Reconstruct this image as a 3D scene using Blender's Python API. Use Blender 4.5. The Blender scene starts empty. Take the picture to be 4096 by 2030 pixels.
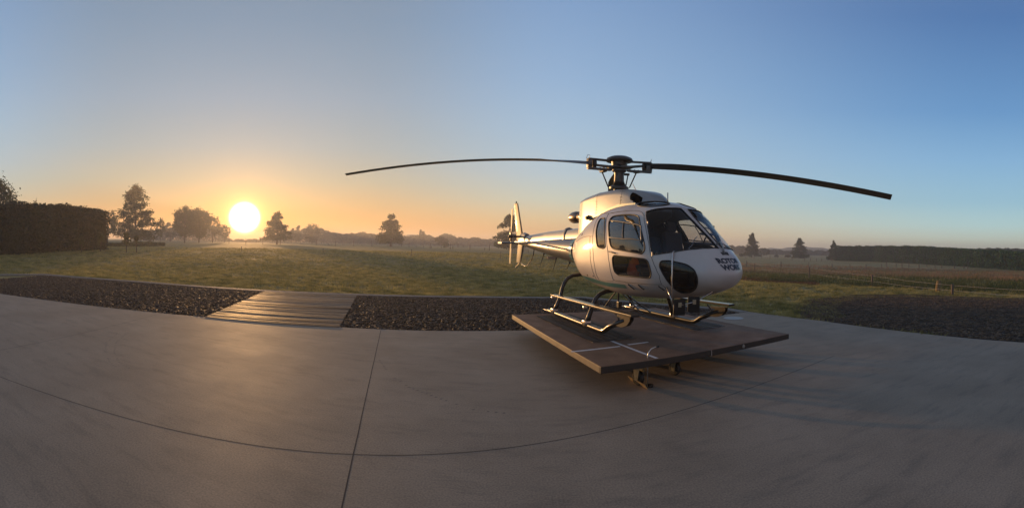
import bpy, bmesh, math, random
import numpy as np
from mathutils import Vector, Matrix
from mathutils.geometry import delaunay_2d_cdt

# ------------------------------------------------------------------ camera, sky, sun, exposure
S = bpy.context.scene
COL = S.collection
CAM_H = 1.9            # eye height above the concrete
F_PX, C_PX, ROLL = 1740.0, 980.0, 0.0205   # the photograph is a cylindrical phone panorama
cd = bpy.data.cameras.new('camera')
cam = bpy.data.objects.new('camera', cd)
COL.objects.link(cam)
cd.type = 'PANO'
cd.panorama_type = 'CENTRAL_CYLINDRICAL'
cd.central_cylindrical_range_u_min = -2048 / F_PX
cd.central_cylindrical_range_u_max = 2048 / F_PX
cd.central_cylindrical_range_v_min = -(2030 - C_PX) / F_PX
cd.central_cylindrical_range_v_max = C_PX / F_PX
cd.central_cylindrical_radius = 1.0
cd.clip_start = 0.05
cd.clip_end = 6000
cb, sb = math.cos(ROLL), math.sin(ROLL)
cam.matrix_world = Matrix(((cb, -sb, 0, 0), (0, 0, -1, 0), (sb, cb, 0, CAM_H), (0, 0, 0, 1)))
S.camera = cam

SUN_AZ, SUN_EL = math.radians(-35.3), math.radians(2.9)
SUN_DIR = Vector((math.sin(SUN_AZ) * math.cos(SUN_EL), math.cos(SUN_AZ) * math.cos(SUN_EL), math.sin(SUN_EL)))
W = bpy.data.worlds.new("World")
S.world = W
W.use_nodes = True
nt = W.node_tree
nt.nodes.clear()
def wn(t, **k):
    n = nt.nodes.new(t)
    for a, b in k.items():
        setattr(n, a, b)
    return n
out = wn('ShaderNodeOutputWorld')
bg = wn('ShaderNodeBackground')
sky = wn('ShaderNodeTexSky', sky_type='NISHITA')
sky.sun_disc = False
sky.sun_elevation = SUN_EL
sky.sun_rotation = SUN_AZ
sky.air_density = 1.1
sky.dust_density = 1.6
sky.ozone_density = 2.0
SKY_STRENGTH, SKY_SHARE = 0.15, 0.12
L = nt.links.new
def mth(op, a, b=None, clamp=False):
    n = wn('ShaderNodeMath', operation=op, use_clamp=clamp)
    for i, v in enumerate((a, b)):
        if v is None: continue
        if isinstance(v, (int, float)): n.inputs[i].default_value = v
        else: L(v, n.inputs[i])
    return n.outputs[0]
geo = wn('ShaderNodeTexCoord')
sep = wn('ShaderNodeSeparateXYZ'); L(geo.outputs['Generated'], sep.inputs[0])
elev = mth('DIVIDE', mth('ARCSINE', sep.outputs['Z']), math.radians(60.0))      # 0..1 = 0..60 degrees up
hz = mth('SQRT', mth('ADD', mth('MULTIPLY', sep.outputs['X'], sep.outputs['X']), mth('MULTIPLY', sep.outputs['Y'], sep.outputs['Y'])))
ca = mth('DIVIDE', mth('ADD', mth('MULTIPLY', sep.outputs['X'], math.sin(SUN_AZ)), mth('MULTIPLY', sep.outputs['Y'], math.cos(SUN_AZ))), mth('MAXIMUM', hz, 1e-4))
daz = mth('DIVIDE', mth('ARCCOSINE', mth('MINIMUM', mth('MAXIMUM', ca, -1.0), 1.0)), math.pi)   # 0 at the sun's azimuth, 1 opposite
def lin(c): return tuple((v / 255 / 12.92 if v <= 10 else ((v / 255 + .055) / 1.055) ** 2.4) for v in c)
def ramp(stops, fac, srgb=True):
    n = wn('ShaderNodeValToRGB'); n.color_ramp.interpolation = 'EASE' if False else 'LINEAR'; els = n.color_ramp.elements
    while len(els) < len(stops): els.new(.5)
    for e, (p, c) in zip(els, sorted(stops)): e.position = p; e.color = (*lin(c), 1)
    L(fac, n.inputs[0]); return n.outputs[0]
SUNSIDE = [(0.0, (216, 142, 78)), (.04, (220, 156, 92)), (.08, (198, 164, 122)), (.13, (172, 168, 150)), (.2, (154, 166, 170)), (.3, (142, 160, 177)), (.45, (124, 146, 169)), (.55, (120, 138, 160)), (.75, (122, 130, 142)), (1.0, (112, 114, 124))]
MIDSIDE = [(0.0, (200, 150, 106)), (.03, (218, 174, 122)), (.06, (212, 190, 150)), (.10, (190, 196, 182)), (.16, (170, 190, 202)), (.25, (156, 184, 208)), (.35, (141, 172, 205)), (.5, (122, 154, 194)), (.75, (118, 134, 158)), (1.0, (112, 116, 128))]
FARSIDE = [(0.0, (206, 208, 182)), (.025, (202, 216, 198)), (.06, (178, 212, 214)), (.11, (150, 192, 212)), (.2, (130, 175, 212)), (.3, (102, 149, 197)), (.48, (79, 118, 170)), (.75, (100, 118, 146)), (1.0, (108, 114, 128))]
BACKSIDE = [(0.0, (182, 140, 128)), (.08, (206, 160, 148)), (.2, (186, 166, 172)), (.35, (146, 152, 176)), (.6, (116, 128, 156)), (1.0, (108, 114, 128))]
rs, rm, rf, rb = (ramp(x, elev) for x in (SUNSIDE, MIDSIDE, FARSIDE, BACKSIDE))
def mixc(f, a, b):
    n = wn('ShaderNodeMix', data_type='RGBA'); L(f, n.inputs[0]); L(a, n.inputs[6]); L(b, n.inputs[7]); return n.outputs[2]
def mrange(v, a, b):
    n = wn('ShaderNodeMapRange', interpolation_type='SMOOTHSTEP'); L(v, n.inputs[0]); n.inputs[1].default_value = a; n.inputs[2].default_value = b; return n.outputs[0]
c1_ = mixc(mrange(daz, .08, .24), rs, rm)
c2_ = mixc(mrange(daz, .62, .85), mixc(mrange(daz, .2, .56), c1_, rf), rb)
sc = wn('ShaderNodeVectorMath', operation='SCALE'); sc.inputs['Scale'].default_value = SKY_STRENGTH
L(sky.outputs[0], sc.inputs[0])
fx = wn('ShaderNodeValue'); fx.outputs[0].default_value = SKY_SHARE
acc = mixc(fx.outputs[0], c2_, sc.outputs[0])
dot = wn('ShaderNodeVectorMath', operation='DOT_PRODUCT'); dot.inputs[1].default_value = SUN_DIR
L(geo.outputs['Generated'], dot.inputs[0])
ang = mth('ARCCOSINE', mth('MINIMUM', dot.outputs['Value'], 1.0))
def glow(width, power, color, strength):
    # aureole of the low sun in damp morning air: falls off with the angle from the sun
    e = mth('EXPONENT', mth('MULTIPLY', mth('POWER', mth('DIVIDE', ang, math.radians(width)), power), -1.0))
    v = wn('ShaderNodeVectorMath', operation='SCALE'); v.inputs[0].default_value = [c * strength for c in color]; L(e, v.inputs['Scale']); return v.outputs[0]
for g in ((1.62, 4.5, (1.0, .93, .75), 14.0), (2.3, 2.0, (1.0, .52, .15), 1.2), (4.2, 1.6, (1.0, .36, .06), .50)):
    n = wn('ShaderNodeVectorMath', operation='ADD'); L(acc, n.inputs[0]); L(glow(*g), n.inputs[1]); acc = n.outputs[0]
L(acc, bg.inputs['Color'])
bg.inputs['Strength'].default_value = 1.0
nt.links.new(bg.outputs[0], out.inputs[0])

sl = bpy.data.lights.new('sun', 'SUN')
sl.energy = 4.6
sl.angle = math.radians(0.55)
sl.color = (1.0, .54, .21)
sun = bpy.data.objects.new('sun', sl)
COL.objects.link(sun)
sun.rotation_euler = SUN_DIR.to_track_quat('Z', 'Y').to_euler()
sun.location = (-20, 30, 20)
S.view_settings.view_transform = 'Standard'
S.view_settings.look = 'None'
S.view_settings.gamma = 1
S.view_settings.exposure = 0.22
S.cycles.use_denoising = True
S.cycles.max_bounces = 6
S.cycles.transparent_max_bounces = 24
S.cycles.volume_bounces = 0
S.cycles.caustics_reflective = False
S.cycles.caustics_refractive = False
S.cycles.sample_clamp_indirect = 4

# ------------------------------------------------------------------ helpers
rng = np.random.default_rng(7)
random.seed(7)
def ray(px, py):
    ph = (px - 2048) / F_PX; v = (C_PX - py) / F_PX
    x, y = math.sin(ph), math.cos(ph)
    return Vector((x * cb - v * sb, y, x * sb + v * cb))
def terrain(x, y):
    x = np.asarray(x, float); y = np.asarray(y, float)
    r = np.hypot(x, y); az = np.arctan2(x, np.maximum(y, -1e9))
    k = np.clip((az - .0) / .45, 0, 1); k = k * k * (3 - 2 * k)
    D = .5 - 1.6 * k
    s = np.clip((r - 17) / 50, 0, 1); s = s * s * (3 - 2 * s)
    b = .05 * np.sin(x * .31 + 1.3) * np.sin(y * .23 + .5) + .03 * np.sin(x * .9 + y * .4) 
    return -.05 + D * s + b * np.clip((r - 18) / 12, 0, 1)
def place(px, py):
    """the point of the ground seen there, on the terrain"""
    d = ray(px, py); z = 0.
    for _ in range(40):
        t = (z - CAM_H) / d.z if d.z < -1e-4 else 400
        t = min(t, 400)
        zn = float(terrain(d.x * t, d.y * t)); z = z * .5 + zn * .5
    return Vector((d.x * t, d.y * t, float(terrain(d.x * t, d.y * t))))

def tag(o, label=None, cat=None, group=None, kind=None):
    if label: o['label'] = label
    if cat: o['category'] = cat
    if group: o['group'] = group
    if kind: o['kind'] = kind
    return o
def empty(name, loc=(0, 0, 0), rz=0, label=None, cat=None, group=None):
    o = bpy.data.objects.new(name, None); COL.objects.link(o)
    o.location = loc; o.rotation_euler = (0, 0, rz); o.empty_display_size = .3
    return tag(o, label, cat, group)
def mesh_obj(name, verts, faces, mat, parent=None, smooth=False):
    me = bpy.data.meshes.new(name)
    me.from_pydata([tuple(map(float, v)) for v in verts], [], [tuple(map(int, f)) for f in faces])
    me.update()
    if smooth:
        me.polygons.foreach_set('use_smooth', [True] * len(me.polygons))
    me.materials.append(mat)
    o = bpy.data.objects.new(name, me); COL.objects.link(o)
    if parent: o.parent = parent
    return o
def fast_mesh(name, V, Fc, mat, parent=None, smooth=False):
    """numpy verts (n,3) and faces (m,k) of one size"""
    V = np.asarray(V, np.float32); Fc = np.asarray(Fc, np.int32)
    me = bpy.data.meshes.new(name)
    me.vertices.add(len(V)); me.vertices.foreach_set('co', V.ravel())
    n, k = Fc.shape
    me.loops.add(n * k); me.loops.foreach_set('vertex_index', Fc.ravel())
    me.polygons.add(n)
    me.polygons.foreach_set('loop_start', np.arange(0, n * k, k, dtype=np.int32))
    me.polygons.foreach_set('loop_total', np.full(n, k, np.int32))
    me.update(calc_edges=True)
    if smooth: me.polygons.foreach_set('use_smooth', np.ones(n, bool))
    me.materials.append(mat)
    o = bpy.data.objects.new(name, me); COL.objects.link(o)
    if parent: o.parent = parent
    return o
class MB:
    """collects shapes into ONE mesh"""
    def sx(s, k): s.v = [(x * k, y, z) for x, y, z in s.v]; return s
    def __init__(s): s.v = []; s.f = []
    def add(s, V, Fc):
        b = len(s.v); s.v += [tuple(map(float, p)) for p in V]; s.f += [tuple(b + int(i) for i in f) for f in Fc]; return s
    def box(s, c, d, rot=None, bev=0.0):
        bm = bmesh.new(); bmesh.ops.create_cube(bm, size=1)
        for v in bm.verts: v.co = Vector((v.co.x * d[0], v.co.y * d[1], v.co.z * d[2]))
        if bev > 0: bmesh.ops.bevel(bm, geom=bm.edges[:], offset=bev, segments=2, affect='EDGES', profile=.6)
        M = Matrix.Translation(Vector(c)) @ (rot.to_4x4() if rot is not None else Matrix.Identity(4))
        bm.verts.ensure_lookup_table()
        s.add([M @ v.co for v in bm.verts], [[v.index for v in f.verts] for f in bm.faces]); bm.free(); return s
    def tube(s, pts, r, n=10, cap=True, flat=1.0):
        pts = [Vector(p) for p in pts]; rs = r if hasattr(r, '__len__') else [r] * len(pts)
        V, Fc = [], []; up = None
        for i, p in enumerate(pts):
            t = (pts[min(i + 1, len(pts) - 1)] - pts[max(i - 1, 0)]).normalized()
            if up is None:
                up = Vector((0, 0, 1)) if abs(t.z) < .9 else Vector((1, 0, 0))
            sx = t.cross(up).normalized(); up = sx.cross(t).normalized()
            for k in range(n):
                a = 2 * math.pi * k / n
                V.append(p + sx * math.cos(a) * rs[i] + up * math.sin(a) * rs[i] * flat)
        for i in range(len(pts) - 1):
            for k in range(n):
                a = i * n + k; b = i * n + (k + 1) % n
                Fc.append((a, b, b + n, a + n))
        if cap:
            Fc.append(tuple(range(n))[::-1]); Fc.append(tuple((len(pts) - 1) * n + k for k in range(n)))
        return s.add(V, Fc)
    def lathe(s, prof, c=(0, 0, 0), axis='Z', n=24):
        V, Fc = [], []
        for (r, z) in prof:
            for k in range(n):
                a = 2 * math.pi * k / n; x, y = r * math.cos(a), r * math.sin(a)
                p = {'Z': (x, y, z), 'X': (z, x, y), 'Y': (x, z, y)}[axis]
                V.append((p[0] + c[0], p[1] + c[1], p[2] + c[2]))
        for i in range(len(prof) - 1):
            for k in range(n):
                a = i * n + k; b = i * n + (k + 1) % n
                Fc.append((a, b, b + n, a + n))
        Fc.append(tuple(range(n))[::-1]); Fc.append(tuple((len(prof) - 1) * n + k for k in range(n)))
        return s.add(V, Fc)
    def prism(s, poly, ax, lo, hi):
        """poly of 2d points extruded along axis ax between lo and hi"""
        n = len(poly); V = []
        for h in (lo, hi):
            for (a, b) in poly:
                V.append({'X': (h, a, b), 'Y': (a, h, b), 'Z': (a, b, h)}[ax])
        Fc = [tuple(range(n))[::-1], tuple(range(n, 2 * n))] + [(i, (i + 1) % n, n + (i + 1) % n, n + i) for i in range(n)]
        return s.add(V, Fc)
    def loft(s, rings, cap=True, closed=True):
        n = len(rings[0]); V = [p for r in rings for p in r]; Fc = []
        for i in range(len(rings) - 1):
            for k in range(n if closed else n - 1):
                a = i * n + k; b = i * n + (k + 1) % n
                Fc.append((a, b, b + n, a + n))
        if cap: Fc.append(tuple(range(n))[::-1]); Fc.append(tuple((len(rings) - 1) * n + k for k in range(n)))
        return s.add(V, Fc)
    def build(s, name, mat, parent=None, smooth=False, auto=None):
        me = bpy.data.meshes.new(name); me.from_pydata(s.v, [], s.f)
        bm = bmesh.new(); bm.from_mesh(me); bmesh.ops.recalc_face_normals(bm, faces=bm.faces); 
        if auto is not None:
            for e in bm.edges:
                if len(e.link_faces) == 2: e.smooth = e.calc_face_angle(0) < auto
        bm.to_mesh(me); bm.free()
        if smooth or auto is not None: me.polygons.foreach_set('use_smooth', [True] * len(me.polygons))
        me.materials.append(mat); me.update()
        o = bpy.data.objects.new(name, me); COL.objects.link(o)
        if parent: o.parent = parent
        return o

# ------------------------------------------------------------------ materials
def mat(name, col, rough=.6, metal=0., col2=None, nscale=3., bump=0., bscale=40., rvar=0., coat=0., detail=6, spec=.5, subsurf=None, stretch=None):
    m = bpy.data.materials.new(name); m.use_nodes = True
    t = m.node_tree; b = t.nodes['Principled BSDF']
    b.inputs['Base Color'].default_value = (*col, 1); b.inputs['Roughness'].default_value = rough
    b.inputs['Metallic'].default_value = metal; b.inputs['Coat Weight'].default_value = coat
    b.inputs['Coat Roughness'].default_value = .08
    b.inputs['Specular IOR Level'].default_value = spec
    tc = t.nodes.new('ShaderNodeTexCoord'); src = tc.outputs['Object']
    if stretch:
        mp = t.nodes.new('ShaderNodeMapping'); mp.inputs['Scale'].default_value = stretch
        t.links.new(src, mp.inputs[0]); src = mp.outputs[0]
    if col2 is not None or rvar:
        n = t.nodes.new('ShaderNodeTexNoise'); n.inputs['Scale'].default_value = nscale; n.inputs['Detail'].default_value = detail
        n.inputs['Roughness'].default_value = .62
        t.links.new(src, n.inputs['Vector'])
        if col2 is not None:
            r = t.nodes.new('ShaderNodeMapRange'); r.inputs[1].default_value = .33; r.inputs[2].default_value = .67
            t.links.new(n.outputs[0], r.inputs[0])
            x = t.nodes.new('ShaderNodeMix'); x.data_type = 'RGBA'
            x.inputs[6].default_value = (*col, 1); x.inputs[7].default_value = (*col2, 1)
            t.links.new(r.outputs[0], x.inputs[0]); t.links.new(x.outputs[2], b.inputs['Base Color'])
        if rvar:
            r2 = t.nodes.new('ShaderNodeMapRange'); r2.inputs[1].default_value = .3; r2.inputs[2].default_value = .7
            r2.inputs[3].default_value = rough - rvar; r2.inputs[4].default_value = rough + rvar
            t.links.new(n.outputs[0], r2.inputs[0]); t.links.new(r2.outputs[0], b.inputs['Roughness'])
    if bump:
        n2 = t.nodes.new('ShaderNodeTexNoise'); n2.inputs['Scale'].default_value = bscale; n2.inputs['Detail'].default_value = 5
        t.links.new(src, n2.inputs['Vector'])
        bp = t.nodes.new('ShaderNodeBump'); bp.inputs['Strength'].default_value = bump; bp.inputs['Distance'].default_value = .02
        t.links.new(n2.outputs[0], bp.inputs['Height']); t.links.new(bp.outputs[0], b.inputs['Normal'])
    return m
def glass_mat(name, tint, refl=1.0):
    m = bpy.data.materials.new(name); m.use_nodes = True; t = m.node_tree; t.nodes.clear()
    o = t.nodes.new('ShaderNodeOutputMaterial'); tr = t.nodes.new('ShaderNodeBsdfTransparent'); tr.inputs[0].default_value = (*tint, 1)
    gl = t.nodes.new('ShaderNodeBsdfGlossy'); gl.inputs['Roughness'].default_value = .015; gl.inputs[0].default_value = (.95, .95, .95, 1)
    fr = t.nodes.new('ShaderNodeFresnel'); 
    gg = t.nodes.new('ShaderNodeNewGeometry'); im = t.nodes.new('ShaderNodeMapRange'); im.inputs[3].default_value = 1.5; im.inputs[4].default_value = 1 / 1.5
    t.links.new(gg.outputs['Backfacing'], im.inputs[0]); t.links.new(im.outputs[0], fr.inputs[0])
    mx = t.nodes.new('ShaderNodeMixShader'); mu = t.nodes.new('ShaderNodeMath'); mu.operation = 'MULTIPLY'; mu.inputs[1].default_value = refl
    t.links.new(fr.outputs[0], mu.inputs[0]); t.links.new(mu.outputs[0], mx.inputs[0])
    t.links.new(tr.outputs[0], mx.inputs[1]); t.links.new(gl.outputs[0], mx.inputs[2]); t.links.new(mx.outputs[0], o.inputs[0])
    return m
def leaf_mat(name, c1, c2, trans=.35, nscale=.9, rough=.6):
    m = bpy.data.materials.new(name); m.use_nodes = True; t = m.node_tree; t.nodes.clear()
    o = t.nodes.new('ShaderNodeOutputMaterial'); d = t.nodes.new('ShaderNodeBsdfPrincipled'); d.inputs['Roughness'].default_value = rough
    d.inputs['Specular IOR Level'].default_value = .25
    tl = t.nodes.new('ShaderNodeBsdfTranslucent'); mx = t.nodes.new('ShaderNodeMixShader'); mx.inputs[0].default_value = trans
    g = t.nodes.new('ShaderNodeTexCoord'); n = t.nodes.new('ShaderNodeTexNoise'); n.inputs['Scale'].default_value = nscale; n.inputs['Detail'].default_value = 4
    t.links.new(g.outputs['Object'], n.inputs['Vector'])
    r = t.nodes.new('ShaderNodeMapRange'); r.inputs[1].default_value = .35; r.inputs[2].default_value = .65; t.links.new(n.outputs[0], r.inputs[0])
    x = t.nodes.new('ShaderNodeMix'); x.data_type = 'RGBA'; x.inputs[6].default_value = (*c1, 1); x.inputs[7].default_value = (*c2, 1)
    t.links.new(r.outputs[0], x.inputs[0])
    t.links.new(x.outputs[2], d.inputs['Base Color']); t.links.new(x.outputs[2], tl.inputs[0])
    t.links.new(d.outputs[0], mx.inputs[1]); t.links.new(tl.outputs[0], mx.inputs[2]); t.links.new(mx.outputs[0], o.inputs[0])
    return m
M_white = mat('white paint', (.56, .505, .47), .5, coat=.5, col2=(.50, .45, .42), nscale=1.2)
M_silver = mat('silver grey paint', (.30, .32, .325), .38, metal=.25, coat=.3, col2=(.25, .265, .27), nscale=1.5)
M_alu = mat('polished aluminium skin', (.19, .19, .20), .36, metal=.4, col2=(.15, .15, .16), nscale=4, bump=.02, bscale=8)
M_dark = mat('dark interior trim', (.018, .019, .022), .7, col2=(.03, .03, .034), nscale=5)
M_black = mat('black rubber', (.012, .012, .012), .5, spec=.35)
M_gear = mat('black painted steel', (.018, .015, .013), .36, metal=.3, coat=.4)
M_steel = mat('bare steel', (.5, .48, .45), .25, metal=.9)
M_galv = mat('zinc plated steel', (.42, .38, .28), .35, metal=.8, col2=(.3, .28, .2), nscale=20)
M_rotor = mat('rotor blade grey', (.05, .052, .05), .42, col2=(.07, .07, .066), nscale=2)
M_hub = mat('rotor head grey', (.10, .10, .095), .4, metal=.4, col2=(.05, .05, .05), nscale=9)
M_hubtan = mat('rotor head sleeve', (.10, .092, .085), .45, metal=.2)
M_fin = mat('weathered tail paint', (.06, .06, .065), .55, metal=.0, col2=(.045, .045, .05), spec=.3, nscale=4)
M_exh = mat('burnt exhaust steel', (.12, .075, .05), .32, metal=.8, col2=(.25, .2, .17), nscale=6)
M_teal = mat('teal stripe paint', (.10, .30, .28), .3, coat=.3, col2=(.14, .26, .24), nscale=6)
M_intake_shade = mat('painted intake shade', (.004, .004, .004), 1.0, spec=0.0)  # matt black: shade inside the intake mouth is put into the colour
M_line = mat('panel gap', (.03, .03, .03), .7)
M_seat = mat('seat cloth', (.05, .05, .055), .8, bump=.1, bscale=90)
M_beige = mat('seat shell', (.32, .25, .19), .6)
M_orange = mat('orange cloth', (.75, .10, .03), .8)
M_navy = mat('dark navy lettering', (.012, .014, .03), .35)
M_glass_w = glass_mat('windshield glass', (.72, .74, .80), .6)
M_glass_s = glass_mat('side window glass', (.62, .63, .64), 2.2)
M_glass_c = glass_mat('chin window glass', (.35, .35, .36), .9)
M_tape = mat('white tape', (.62, .62, .64), .6, col2=(.5, .5, .52), nscale=20)
M_bark = mat('bark', (.09, .065, .045), .9, col2=(.05, .035, .025), nscale=8, bump=.4, bscale=20)
M_post = mat('weathered fence post', (.17, .12, .09), .9, col2=(.10, .07, .05), nscale=12, bump=.3, bscale=30)
M_wire = mat('fence wire', (.45, .42, .40), .5, metal=.3)
M_leaf_dark = leaf_mat('dark foliage', (.028, .040, .014), (.055, .075, .025), .25)
M_leaf_oak = leaf_mat('oak foliage', (.035, .055, .018), (.075, .095, .03), .3)
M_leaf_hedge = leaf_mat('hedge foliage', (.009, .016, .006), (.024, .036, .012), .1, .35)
M_leaf_clip = leaf_mat('clipped hedge foliage', (.014, .046, .014), (.034, .085, .022), .1, .35)
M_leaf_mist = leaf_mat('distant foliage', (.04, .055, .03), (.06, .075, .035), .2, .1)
# ------------------------------------------------------------------ the ground
def in_poly(x, y, poly):
    x = np.asarray(x); y = np.asarray(y); c = np.zeros(x.shape, bool); n = len(poly); j = n - 1
    for i in range(n):
        xi, yi = poly[i]; xj, yj = poly[j]
        if yi != yj:
            c ^= ((yi > y) != (yj > y)) & (x < (xj - xi) * (y - yi) / (yj - yi) + xi)
        j = i
    return c
E_A, E_B = Vector((-22.0, 2.95)), Vector((6.62, 11.34))    # far edge of the concrete
PAD = [(-22, -14), (-22, 2.95), (-13.44, 5.6), (-6.91, 8.13), (-3.72, 8.93), (0.32, 9.75), (6.62, 11.34), (6.96, 11.49), (7.42, 10.09), (7.80, 8.91), (8.30, 6.0), (8.62, 3.5), (9.9, -14)]
CURB_O = [(-24, -4), (-19.81, 10.81), (-14.23, 12.80), (-9.02, 14.05), (-4.91, 15.10), (-1.25, 15.93), (2.76, 16.25), (6.74, 12.37), (6.96, 11.49)]
CURB_I = [(-23.4, -4), (-19.30, 10.45), (-14.1, 12.40), (-8.68, 13.72), (-5.40, 14.58), (-1.2, 15.55), (2.62, 15.90), (6.47, 12.15), (6.62, 11.34)]
STRIP = [(-22, 2.95)] + PAD[2:7] + CURB_I[::-1][1:]
MULCH = [(9.4, 8.9), (9.9, 11.3), (11.3, 13.2), (13.72, 13.9), (15.9, 11.9), (17.2, 7.8), (18.5, 5.0), (19, -8), (10, -8), (8.7, 3.4)]
M_conc = mat('concrete', (.275, .218, .160), .73, col2=(.21, .168, .124), nscale=.9, bump=.10, bscale=200, rvar=.04)
# stains and tyre scuffs on the concrete
def concrete_nodes(m):
    t = m.node_tree; b = t.nodes['Principled BSDF']; mixn = [n for n in t.nodes if n.type == 'MIX'][0]
    tc = [n for n in t.nodes if n.type == 'TEX_COORD'][0]
    mp = t.nodes.new('ShaderNodeMapping'); mp.inputs['Rotation'].default_value[2] = math.radians(-17); mp.inputs['Scale'].default_value = (.6, 2.2, 1)
    n = t.nodes.new('ShaderNodeTexNoise'); n.inputs['Scale'].default_value = 2.2; n.inputs['Detail'].default_value = 8; n.inputs['Roughness'].default_value = .7
    t.links.new(tc.outputs['Object'], mp.inputs[0]); t.links.new(mp.outputs[0], n.inputs['Vector'])
    r = t.nodes.new('ShaderNodeMapRange'); r.inputs[1].default_value = .50; r.inputs[2].default_value = .72; t.links.new(n.outputs[0], r.inputs[0])
    x = t.nodes.new('ShaderNodeMix'); x.data_type = 'RGBA'; x.inputs[7].default_value = (.105, .090, .074, 1)
    mu = t.nodes.new('ShaderNodeMath'); mu.operation = 'MULTIPLY'; mu.inputs[1].default_value = .55; t.links.new(r.outputs[0], mu.inputs[0])
    t.links.new(mu.outputs[0], x.inputs[0]); t.links.new(mixn.outputs[2], x.inputs[6])
    # fine sandy grain
    g = t.nodes.new('ShaderNodeTexNoise'); g.inputs['Scale'].default_value = 60; g.inputs['Detail'].default_value = 3
    t.links.new(tc.outputs['Object'], g.inputs['Vector'])
    gr = t.nodes.new('ShaderNodeMapRange'); gr.inputs[1].default_value = .3; gr.inputs[2].default_value = .7; gr.inputs[3].default_value = .74; gr.inputs[4].default_value = 1.22; t.links.new(g.outputs[0], gr.inputs[0])
    mm = t.nodes.new('ShaderNodeVectorMath'); mm.operation = 'SCALE'; t.links.new(x.outputs[2], mm.inputs[0]); t.links.new(gr.outputs[0], mm.inputs['Scale'])
    t.links.new(mm.outputs[0], b.inputs['Base Color'])
concrete_nodes(M_conc)
M_joint = mat('saw cut joint', (.035, .03, .027), .9)
M_scuff = mat('tyre scuff', (.10, .084, .066), .8, col2=(.15, .125, .10), nscale=14)
M_curb = mat('curb concrete', (.19, .165, .14), .75, col2=(.12, .105, .09), nscale=5, bump=.1, bscale=60)

pad = MB().prism(PAD, 'Z', -.14, 0).build('concrete_pad', M_conc); tag(pad, 'broad grey brown concrete apron in the foreground', kind='structure')
def strip_mesh(mb, pts, w, z, seg=.5, wob=0):
    V, Fc = [], []
    P = []
    for a, b in zip(pts[:-1], pts[1:]):
        a, b = Vector(a), Vector(b); n = max(1, int((b - a).length / seg))
        for i in range(n): P.append(a.lerp(b, i / n))
    P.append(Vector(pts[-1]))
    for i, p in enumerate(P):
        t = (P[min(i + 1, len(P) - 1)] - P[max(i - 1, 0)]).normalized(); nn = Vector((-t.y, t.x))
        p = p + nn * random.uniform(-wob, wob)
        V += [(p.x + nn.x * w / 2, p.y + nn.y * w / 2, z), (p.x - nn.x * w / 2, p.y - nn.y * w / 2, z)]
    for i in range(len(P) - 1): Fc.append((2 * i, 2 * i + 1, 2 * i + 3, 2 * i + 2))
    return mb.add(V, Fc)
jm = MB(); strip_mesh(jm, [(-22, -3.1), (-5.46, 2.26), (-1.35, 3.64), (2.29, 4.83), (5.4, 5.85)], .012, .0008, .4, .002); jm.build('expansion_joint', M_joint, pad)
jm = MB(); strip_mesh(jm, [(-2.77, 9.03), (-2.04, 6.26), (-1.35, 3.64), (2.0, -9)], .012, .0009, .4, .002); jm.build('expansion_joint', M_joint, pad)
jm = MB(); strip_mesh(jm, [(-8.0, 7.78), (-7.13, 4.5), (-4.0, -8)], .009, .0008, .4, .002)
o = jm.build('expansion_joint', M_joint, pad)
def scuff(name, pts, w, gap, seglen):
    mb = MB(); pts = [Vector(p) for p in pts]
    for a, b in zip(pts[:-1], pts[1:]):
        n = max(1, int((b - a).length / gap)); t = (b - a).normalized(); nn = Vector((-t.y, t.x))
        for i in range(n):
            if random.random() < .35: continue
            p = a.lerp(b, (i + .5) / n); q = t * seglen * .5 + nn * w * .3; 
            mb.add([(p.x - nn.x * w / 2, p.y - nn.y * w / 2, .0007), (p.x - nn.x * w / 2 + q.x, p.y - nn.y * w / 2 + q.y, .0007),
                    (p.x + nn.x * w / 2 + q.x, p.y + nn.y * w / 2 + q.y, .0007), (p.x + nn.x * w / 2, p.y + nn.y * w / 2, .0007)], [(0, 1, 2, 3)])
    return mb.build(name, M_scuff, pad)
def gp(px, py):
    d = ray(px, py); t = -CAM_H / d.z; return (d.x * t, d.y * t)
scuff('tyre_mark', [gp(470, 1330), (gp(425, 1370)), gp(418, 1410), gp(440, 1450), gp(500, 1490)], .03, .07, .04)
scuff('tyre_mark', [gp(505, 1332), (gp(462, 1370)), gp(455, 1410), gp(478, 1450), gp(530, 1480)], .03, .07, .04)
scuff('tyre_mark', [gp(1510, 1430), gp(1560, 1500), gp(1640, 1550), gp(1750, 1590), gp(1900, 1640), gp(2060, 1655)], .035, .08, .05)
# drain cover
dm = MB().lathe([(.0, .003), (.26, .004), (.28, .008), (.0, .0085)], (5.9, 10.5, 0), 'Z', 28)
tag(dm.build('drain_cover', mat('pale grey steel lid', (.30, .31, .32), .6)), 'pale round steel drain cover set in the concrete beyond the platform', 'drain cover')

curb = MB()
ring = [(*p, ) for p in CURB_O] + [(*p, ) for p in CURB_I[::-1]]
for i in range(len(CURB_O) - 1):
    a, b, c, d = CURB_O[i], CURB_O[i + 1], CURB_I[i + 1], CURB_I[i]
    curb.prism([a, b, c, d], 'Z', -.16, .012)
tag(curb.build('curb', M_curb), 'narrow concrete curb between the gravel and the lawn', kind='structure')

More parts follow.
